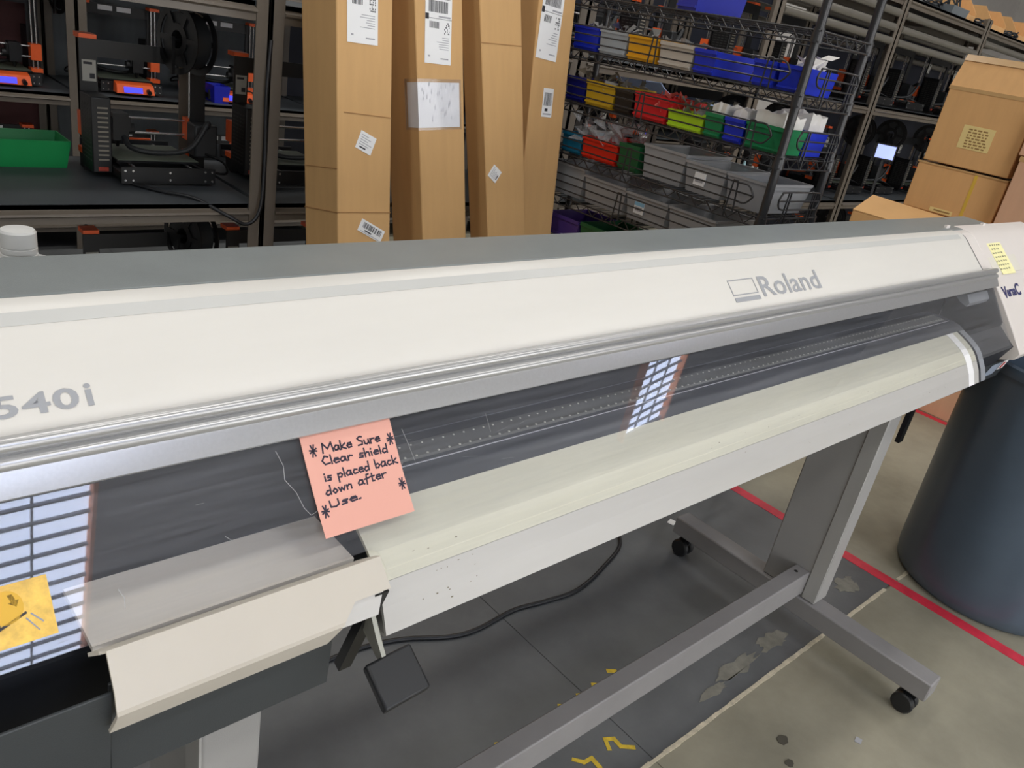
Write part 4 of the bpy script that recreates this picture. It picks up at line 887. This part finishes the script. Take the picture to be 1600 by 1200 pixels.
# ------------------------------------------------------------------ wire shelving
WX0, WX1, WY0, WY1 = 2.065, 2.372, 1.163, 2.19
wr = thing('wire_shelving', 'black wire shelving unit full of coloured bins and clear tubs', 'shelf', ((WX0 + WX1) / 2, (WY0 + WY1) / 2, 0)); wo = tuple(wr.location)
for px in (WX0 + 0.012, WX1 - 0.012):
    for py in (WY0 + 0.012, WY1 - 0.012):
        p = MB().cyl((px, py, 0), (px, py, 1.86), 0.0125, n=12).build('post', M_WIRE, wr, wo, smooth=40)
        for z in (0.2, R5, R4, R3, R2, R1, R0, 1.80):
            MB().cyl((px, py, z - 0.035), (px, py, z + 0.002), 0.0175, 0.0155, n=12).build('collar', M_WIRE, p, wo, smooth=40)
for z in (0.2, R5, R4, R3, R2, R1, R0, 1.80):
    zt, zb = z - 0.005, z - 0.032; r = 0.0026; b = MB()
    for zz in (zt, zb):
        for (a, c) in (((WX0, WY0, zz), (WX0, WY1, zz)), ((WX1, WY0, zz), (WX1, WY1, zz)), ((WX0, WY0, zz), (WX1, WY0, zz)), ((WX0, WY1, zz), (WX1, WY1, zz))): b.tube([a, c], r, 5)
    def zig(a, c, n):
        a = Vector(a); c = Vector(c); pts = [a + (c - a) * (k / n) + Vector((0, 0, (0 if k % 2 else zb - zt))) for k in range(n + 1)]
        for p, q in zip(pts[:-1], pts[1:]): b.tube([p, q], 0.0019, 4)
    zig((WX0, WY0, zt), (WX0, WY1, zt), 36); zig((WX1, WY0, zt), (WX1, WY1, zt), 36); zig((WX0, WY0, zt), (WX1, WY0, zt), 11)
    b.build('shelf_frame', M_WIRE, wr, wo)
    b = MB(); y = WY0 + 0.02
    while y < WY1: b.tube([(WX0, y, z - 0.003), (WX1, y, z - 0.003)], 0.0017, 4); y += 0.025
    for x in (WX0 + 0.1, WX0 + 0.2): b.tube([(x, WY0, z - 0.006), (x, WY1, z - 0.006)], 0.0022, 4)
    b.build('shelf_deck', M_WIRE, wr, wo)
    if z in (R1, R2, R3, R4):
        b = MB(); xr = WX0 - 0.006; h0, h1 = 0.022, 0.072; y0_, y1_ = WY0 + 0.05, WY1 - 0.04
        loop = smooth_path([(xr, y0_ + 0.05, z + h1), (xr, y0_ + 0.02, z + h1), (xr, y0_, z + h1 - 0.02), (xr, y0_, z + h0 + 0.02), (xr, y0_ + 0.02, z + h0), (xr, y0_ + 0.05, z + h0)], 4)
        b.tube([(xr, y1_, z + h1), (xr, y0_ + 0.05, z + h1)], 0.0025, 5); b.tube([(xr, y1_, z + h0), (xr, y0_ + 0.05, z + h0)], 0.0025, 5); b.tube([(xr, y1_, z + 0.047), (xr, y0_, z + 0.047)], 0.0025, 5)
        b.tube(loop, 0.0028, 6)
        for yy in (y0_ + 0.06, (y0_ + y1_) / 2, y1_ - 0.06):
            b.tube([(xr, yy + 0.012, z + h1 + 0.003), (xr - 0.002, yy + 0.016, z - 0.03)], 0.0025, 5); b.tube([(xr, yy - 0.003, z + h1 + 0.003), (xr - 0.002, yy - 0.012, z - 0.01)], 0.0025, 5)
            b.tube([(xr, yy + 0.013, z + h1 + 0.003), (xr, yy - 0.004, z + h1 + 0.003)], 0.0025, 5)
        b.build('front_ledge', M_WIRE, wr, wo, smooth=60)
        b = MB(); yr = WY0 - 0.006; xa, xb = WX0 + 0.045, WX1 - 0.03
        b.tube(smooth_path([(xa + 0.03, yr, z + h0), (xa + 0.01, yr, z + h0 + 0.006), (xa, yr, z + 0.047), (xa + 0.01, yr, z + h1 - 0.006), (xa + 0.03, yr, z + h1), (xb - 0.03, yr, z + h1), (xb - 0.01, yr, z + h1 - 0.006), (xb, yr, z + 0.047), (xb - 0.01, yr, z + h0 + 0.006), (xb - 0.03, yr, z + h0), (xa + 0.03, yr, z + h0)], 5), 0.0028, 6)
        b.tube([(xa, yr, z + 0.047), (xb, yr, z + 0.047)], 0.0025, 5)
        for xx in (xa + 0.05, xb - 0.04):
            b.tube([(xx - 0.004, yr, z + h1), (xx - 0.014, yr - 0.002, z - 0.01)], 0.0025, 5); b.tube([(xx + 0.008, yr, z + h1), (xx + 0.004, yr - 0.002, z - 0.03)], 0.0025, 5)
        b.build('side_ledge', M_WIRE, wr, wo, smooth=60)

# ------------------------------------------------------------------ other bins on the racks
bin_('open green bin on the middle shelf at the left edge', bc('rackgreen', (10, 136, 70)), 0.478, 0.70, 2.70, 2.86, D1, D1 + 0.082, group='bins on the racks', rim=False, taper=0.012)
bin_('blue bin on the far rack shelf behind the rack post', bc('farblue', (28, 40, 190)), 1.765, 1.85, 4.20, 4.32, D1, D1 + 0.085, group='bins on the racks', rim=False)
bin_('dark red bin on the far rack shelf behind the near printer', bc('farred', (150, 16, 32)), 1.50, 1.575, 4.17, 4.185 + 0.09, D1, D1 + 0.085, group='bins on the racks', rim=False) if False else None
bin_('dark red bin on the far shelf between two far printers', bc('farred', (150, 16, 32)), 1.605, 1.68, 4.17, 4.26, D1, D1 + 0.085, group='bins on the racks', rim=False)
b = MB(); pl = [(2.95, 1.232), (3.06, 1.235), (3.12, 1.200), (3.20, 1.172), (3.5, 1.166), (3.92, 1.166)]
vs = [(x, y, z + dz) for dz in (0, 0.006) for x, z in pl for y in (2.42, 2.72)]; n = len(pl); o2 = 2 * n; fs = []
for k in range(n - 1):
    a = 2 * k; fs += [(a, a + 1, a + 3, a + 2), (o2 + a, o2 + a + 2, o2 + a + 3, o2 + a + 1), (a, a + 2, o2 + a + 2, o2 + a), (a + 1, o2 + a + 1, o2 + a + 3, a + 3)]
fs += [(0, o2, o2 + 1, 1), (2 * n - 2, 2 * n - 1, o2 + 2 * n - 1, o2 + 2 * n - 2)]
lone(b.add(vs, fs), 'foam_sheet', mat('foam_pale', (176, 200, 246), 0.6, var=0.05), (3.4, 2.57, 1.166), 'pale blue foam sheet lying over the printers behind the bins', 'sheet', smooth=40)

# ------------------------------------------------------------------ tall cardboard boxes leaning on the rack
def tall_box(label, xl0, xl1, w0, dep, H, yl, t10=10.0):
    """front-left edge at x=xl0 where z=0.725 and x=xl1 where z=1.36"""
    ax = math.atan((xl1 - xl0) / 0.64)
    base = Vector((xl0 - (xl1 - xl0) / 0.64 * 0.725, 1.76 + yl, 0.0))
    r = thing('tall_box', label, 'box', base, (math.radians(-t10), ax, 0), group='tall cardboard boxes leaning on the rack')
    MB().box(0, w0, 0, dep, 0, H).build('carton', M_CARD, r, bevel=0.004)
    return r
def lab(parent, x0, x1, z0, z1, rot=0, style='ship', y=-0.0005, lift=0.0012):
    cx, cz = (x0 + x1) / 2, (z0 + z1) / 2; c, s = math.cos(rot), math.sin(rot)
    def T(x, z, yy): dx, dz = x - cx, z - cz; return (cx + dx * c - dz * s, yy, cz + dx * s + dz * c)
    b = MB().extrude([T(x0, z0, y), T(x1, z0, y), T(x1, z1, y), T(x0, z1, y)], (0, -lift, 0)); l = b.build('label', M_PAPER, parent)
    yy = y - lift - 0.0003; W, H = x1 - x0, z1 - z0; dk = MB(); gr = MB()
    def R(m_, u0, u1, v0, v1): m_.quad(T(x0 + W * u0, z0 + H * v0, yy), T(x0 + W * u1, z0 + H * v0, yy), T(x0 + W * u1, z0 + H * v1, yy), T(x0 + W * u0, z0 + H * v1, yy))
    rnd = random.Random(int(cx * 1e4) + int(cz * 1e4))
    if style == 'ship':
        u = 0.12
        while u < 0.85: w_ = rnd.uniform(0.01, 0.028); R(dk, u, u + w_, 0.62, 0.76); u += w_ + rnd.uniform(0.008, 0.02)
        R(dk, 0, 1, 0.785, 0.79); R(dk, 0, 1, 0.545, 0.55); R(dk, 0, 0.13, 0.53, 0.60)
        u = 0.16
        while u < 0.5: w_ = rnd.uniform(0.015, 0.035); R(dk, u, u + w_, 0.43, 0.51); u += w_ + rnd.uniform(0.012, 0.025)
        R(gr, 0.5, 0.95, 0.565, 0.585)
        for k in range(6): R(gr, 0.4 + 0.3 * rnd.random(), 0.9, 0.32 - k * 0.028, 0.328 - k * 0.028)
        for k in range(5): R(gr, 0.15, 0.4, 0.86 + k * 0.02, 0.868 + k * 0.02)
        R(gr, 0.12, 0.2, 0.08, 0.1); R(gr, 0.6, 0.9, 0.06, 0.075); [R(dk, 0.72 + 0.035 * (q % 6), 0.745 + 0.035 * (q % 6), 0.37 + 0.025 * (q // 6), 0.388 + 0.025 * (q // 6)) for q in range(36) if rnd.random() < .55]
    elif style == 'blank': R(gr, 0.05, 0.3, 0.1, 0.12)
    elif style == 'bar':
        u = 0.12
        while u < 0.9: w_ = rnd.uniform(0.015, 0.04); R(dk if rnd.random() < .6 else gr, u, u + w_, 0.4, 0.85); u += w_ + rnd.uniform(0.01, 0.03)
        R(dk, 0.25, 0.55, 0.2, 0.3); R(gr, 0.1, 0.9, 0.08, 0.13)
    else:
        for k in range(5): R(gr, 0.12, 0.5 + 0.4 * rnd.random(), 0.8 - k * 0.13, 0.84 - k * 0.13)
        R(dk, 0.2, 0.6, 0.12, 0.2)
    if dk.v: dk.build('barcode', M_BAR, l)['kind'] = 'stuff'
    if gr.v: gr.build('small_print', M_PGREY, l)['kind'] = 'stuff'
    return l
CL = 1 / math.cos(math.radians(10))
def crease(parent, x0, x1, z, rot=0.0):
    dz = rot * (x1 - x0); MB().hexa([(x0, -0.0012, z), (x1, -0.0012, z + dz), (x1, 0, z + dz), (x0, 0, z), (x0, -0.0012, z + 0.0025), (x1, -0.0012, z + dz + 0.0025), (x1, 0, z + dz + 0.0025), (x0, 0, z + 0.0025)]).build('crease', M_CREASE, parent)
b1 = tall_box('tall cardboard box nearest the rack post, two small white labels low on its front', 1.151, 1.151, 0.172, 0.185, 1.75, 0.0)
lab(b1, 0.030, 0.124, 1.262, 1.48, -0.0, 'ship'); lab(b1, 0.062, 0.115, 0.985, 1.035, -0.42, 'txt'); lab(b1, 0.065, 0.15, 0.752, 0.788, -0.48, 'bar')
crease(b1, 0.02, 0.172, 1.085, -0.04); crease(b1, 0.0, 0.172, 0.822, -0.02)
MB().box(-0.0012, 0.0, 0.0, 0.185, 0.820, 0.823).build('crease', M_CREASE, b1); MB().box(-0.0012, 0.0, 0.0, 0.185, 0.938, 0.940).build('crease', M_CREASE, b1)
b2 = tall_box('tall cardboard box with a clear document sleeve wrapped round its corner', 1.442, 1.395, 0.166, 0.165, 1.78, 0.0)
lab(b2, 0.032, 0.124, 1.235, 1.452, -0.06, 'ship'); lab(b2, 0.026, 0.116, 1.455, 1.60, -0.06, 'blank')
sl = MB().box(-0.0016, 0.155, -0.0016, 0.0, 1.055, 1.195).box(-0.0016, 0.0, 0.0, 0.065, 1.055, 1.195).build('document_sleeve', M_SLEEVE, b2)
dp = MB().box(-0.0010, 0.148, -0.0010, -0.0002, 1.062, 1.186).box(-0.0010, -0.0002, 0.0, 0.052, 1.062, 1.186).build('folded_paper', mat('doc_paper', (226, 227, 232), 0.5, var=0.04, scale=25), b2)
g = MB(); rnd = random.Random(3)
for k in range(26):
    u, v = rnd.uniform(0.01, 0.13), rnd.uniform(1.075, 1.178); g.quad((u, -0.0018, v), (u + 0.003, -0.0018, v), (u + 0.003, -0.0018, v + rnd.uniform(.008, .02)), (u, -0.0018, v + 0.008))
g.build('small_print', mat('print_pale', (196, 197, 204), 0.7, var=0), dp)
b3 = tall_box('tall cardboard box with one small diamond-turned label', 1.702, 1.631, 0.162, 0.095, 1.78, 0.0)
lab(b3, 0.014, 0.056, 0.918, 0.958, 0.82, 'txt'); crease(b3, 0.0, 0.16, 1.32, -0.06)
b4 = tall_box('tall cardboard box at the right end, partly behind its neighbour', 1.872, 1.877, 0.162, 0.10, 1.80, 0.078, 7.5)
lab(b4, 0.012, 0.105, 1.285, 1.54, -0.06, 'ship'); lab(b4, 0.056, 0.102, 1.110, 1.20, 0.0, 'bar')

# ------------------------------------------------------------------ square cardboard stack at the right
def carton(label, x0, x1, y0, y1, z0, z1, ma=M_CARD2, group='square cardboard boxes at the right', rotz=0.0):
    off = ((x0 + x1) / 2, (y0 + y1) / 2, z0); r = thing('cardboard_box', label, 'box', off, (0, 0, rotz), group)
    MB().box(x0, x1, y0, y1, z0, z1).build('carton', ma, r, off, bevel=0.004)
    return r, off
c0, o = carton('bottom cardboard box on the floor glimpsed below the printer end', 4.09, 4.5, 1.17, 1.62, 0.0, 0.45)
c0b, o = carton('second cardboard box of the back stack, mostly hidden by the printer', 4.09, 4.5, 1.17, 1.61, 0.452, 0.897)
c2, o = carton('cardboard box with a vertical yellow tape strip', 4.082, 4.45, 1.19, 1.597, 0.899, 1.113)
MB().box(4.0803, 4.0825, 1.318, 1.332, 0.899, 1.114).build('tape_strip', M_YTAPE, c2, o); MB().box(4.0803, 4.0825, 1.365, 1.47, 0.905, 0.925).build('printed_strip', mat('label_tan', (228, 204, 138), 0.6, var=0.03), c2, o)
MB().box(4.0797, 4.0804, 1.375, 1.45, 0.911, 0.918).build('strip_print', mat('print_brown', (150, 116, 66), 0.7, var=0), c2, o)
MB().box(4.079, 4.45, 1.19, 1.60, 1.106, 1.1135).build('lid_edge', M_CTAPE, c2, o)
c1, o = carton('top cardboard box with a tan printed label and raised flap', 4.08, 4.45, 1.20, 1.582, 1.122, 1.454)
MB().extrude([(4.079, 1.20, 1.452), (4.079, 1.584, 1.452), (4.135, 1.578, 1.592), (4.135, 1.21, 1.592)], (0.005, 0, 0.001)).build('raised_flap', M_CARD2, c1, o)
MB().extrude([(4.12, 1.21, 1.568), (4.12, 1.579, 1.568), (4.1315, 1.578, 1.5945), (4.1315, 1.21, 1.5945)], (0.002, 0, 0)).build('flap_tape', M_CTAPE, c1, o)
MB().box(4.0782, 4.0802, 1.25, 1.585, 1.44, 1.456).build('edge_tape', M_CTAPE, c1, o)
lb = MB().box(4.0785, 4.0802, 1.320, 1.458, 1.204, 1.305).build('tan_label', mat('label_tan', (228, 204, 138), 0.6, var=0.03), c1, o)
g = MB()
for k in range(7):
    z = 1.286 - k * 0.0125; y = 1.432
    while y > 1.345:
        l = rnd.uniform(0.006, 0.02); g.quad((4.0782, y, z), (4.0782, y - l, z), (4.0782, y - l, z + 0.0065), (4.0782, y, z + 0.0065)); y -= l + 0.006
g.build('label_print', mat('print_brown', (150, 116, 66), 0.7, var=0), lb, o)
c3, o = carton('lower open cardboard box in front of the taped box', 3.80, 4.075, 1.30, 1.70, 0.0, 0.845, ma=M_CARD2)
MB().extrude([(3.80, 1.70, 0.846), (3.80, 1.32, 0.846), (3.95, 1.30, 0.905), (3.96, 1.70, 0.915)], (0, 0, 0.004)).build('open_flap', mat('cardboard_light', (206, 160, 104), 0.75, var=0.04), c3, o)
c4, o = carton('pinkish cardboard box at the right picture edge beside the taped box', 4.02, 4.45, 0.72, 1.165, 0.78, 1.226, ma=M_CARD3)
MB().box(4.0180, 4.0205, 0.72, 1.167, 1.205, 1.227).build('edge_tape', M_CTAPE, c4, o); 
MB().box(4.018, 4.0205, 0.72, 1.167, 0.78, 0.80).build('edge_tape', M_CTAPE, c4, o)
c5, o = carton('cardboard box above the pinkish one, cut off by the picture edge', 4.04, 4.45, 0.72, 1.185, 1.228, 1.40, ma=M_CARD3)
c6, o = carton('cardboard box under the pinkish one, hidden by the printer end', 4.03, 4.45, 0.72, 1.165, 0.0, 0.778, ma=M_CARD3)

# ------------------------------------------------------------------ open cardboard bins and clutter on the top shelf
def cbin(label, x0, x1, y0, y1, z0, h):
    off = ((x0 + x1) / 2, (y0 + y1) / 2, z0); r = thing('cardboard_bin', label, 'box', off, group='open cardboard bins on the top rack shelf'); t = 0.006
    MB().box(x0, x1, y0, y1, z0, z0 + t).build('base', M_CARD2, r, off); MB().box(x0, x1, y1 - t, y1, z0 + t, z0 + h).build('back', M_CARD2, r, off)
    for xa in (x0, x1 - t): MB().prism([(y0, z0 + t), (y1 - t, z0 + t), (y1 - t, z0 + h), (y0 + 0.07, z0 + h), (y0, z0 + h * 0.45)], xa, xa + t).build('side', M_CARD2, r, off)
    MB().box(x0 + t, x1 - t, y0, y0 + t, z0 + t, z0 + h * 0.35).build('front_lip', M_CARD2, r, off)
    MB().box(x0, x1, y1 - 0.10, y1, z0 + h, z0 + h + t).build('top_band', M_CARD2, r, off)
cbin('open cardboard bin left on the top rack shelf', 5.93, 6.22, 2.42, 2.70, 1.886, 0.16)
cbin('open cardboard bin in the middle of the top rack shelf', 6.52, 6.82, 2.42, 2.70, 1.886, 0.16)
cbin('open cardboard bin at the right end of the top rack shelf', 7.05, 7.35, 2.42, 2.70, 1.886, 0.16)
def coil(label, cx, cy, cz, r, turns, seed):
    rnd = random.Random(seed); pts = []
    for k in range(turns * 10):
        a = k / 10 * 2 * math.pi; rr = r * rnd.uniform(0.7, 1.1); pts.append((cx + rr * math.cos(a), cy + rr * 0.6 * math.sin(a), cz + 0.012 + 0.05 * abs(math.sin(a * 0.37)) * rnd.uniform(.4, 1)))
    lone(MB().tube(smooth_path(pts, 3), 0.005, 5), 'cable_coil', M_BLACKS, (cx, cy, cz), label, 'cable', 'tangled cables on the top rack shelf', smooth=60)
coil('tangled dark cable left of the cardboard bins on the top shelf', 5.55, 2.45, 1.886, 0.10, 5, 1); coil('tangled cable between the left and middle cardboard bins', 6.37, 2.42, 1.886, 0.09, 4, 2); coil('tangled cable beside the right cardboard bin', 6.93, 2.42, 1.886, 0.09, 4, 3)
tl = thing('tool_case', 'grey tool tray on the top rack shelf left of the cardboard bins', 'tray', (5.72, 2.40, 1.886), group=None)
MB().frust(-0.13, 0.13, -0.08, 0.08, 0, 0.05, 0.01).build('tray_body', mat('tray_grey', (110, 116, 120), 0.5), tl)
b = MB(); rnd = random.Random(5)
for k in range(9): b.tube([(-0.11 + k * 0.027, rnd.uniform(-.05, .05), 0.04), (-0.11 + k * 0.027 + rnd.uniform(-.02, .02), rnd.uniform(-.05, .05), 0.10 + rnd.uniform(0, .03))], 0.006, 6)
b.build('tool_handles', M_PBLK2, tl)
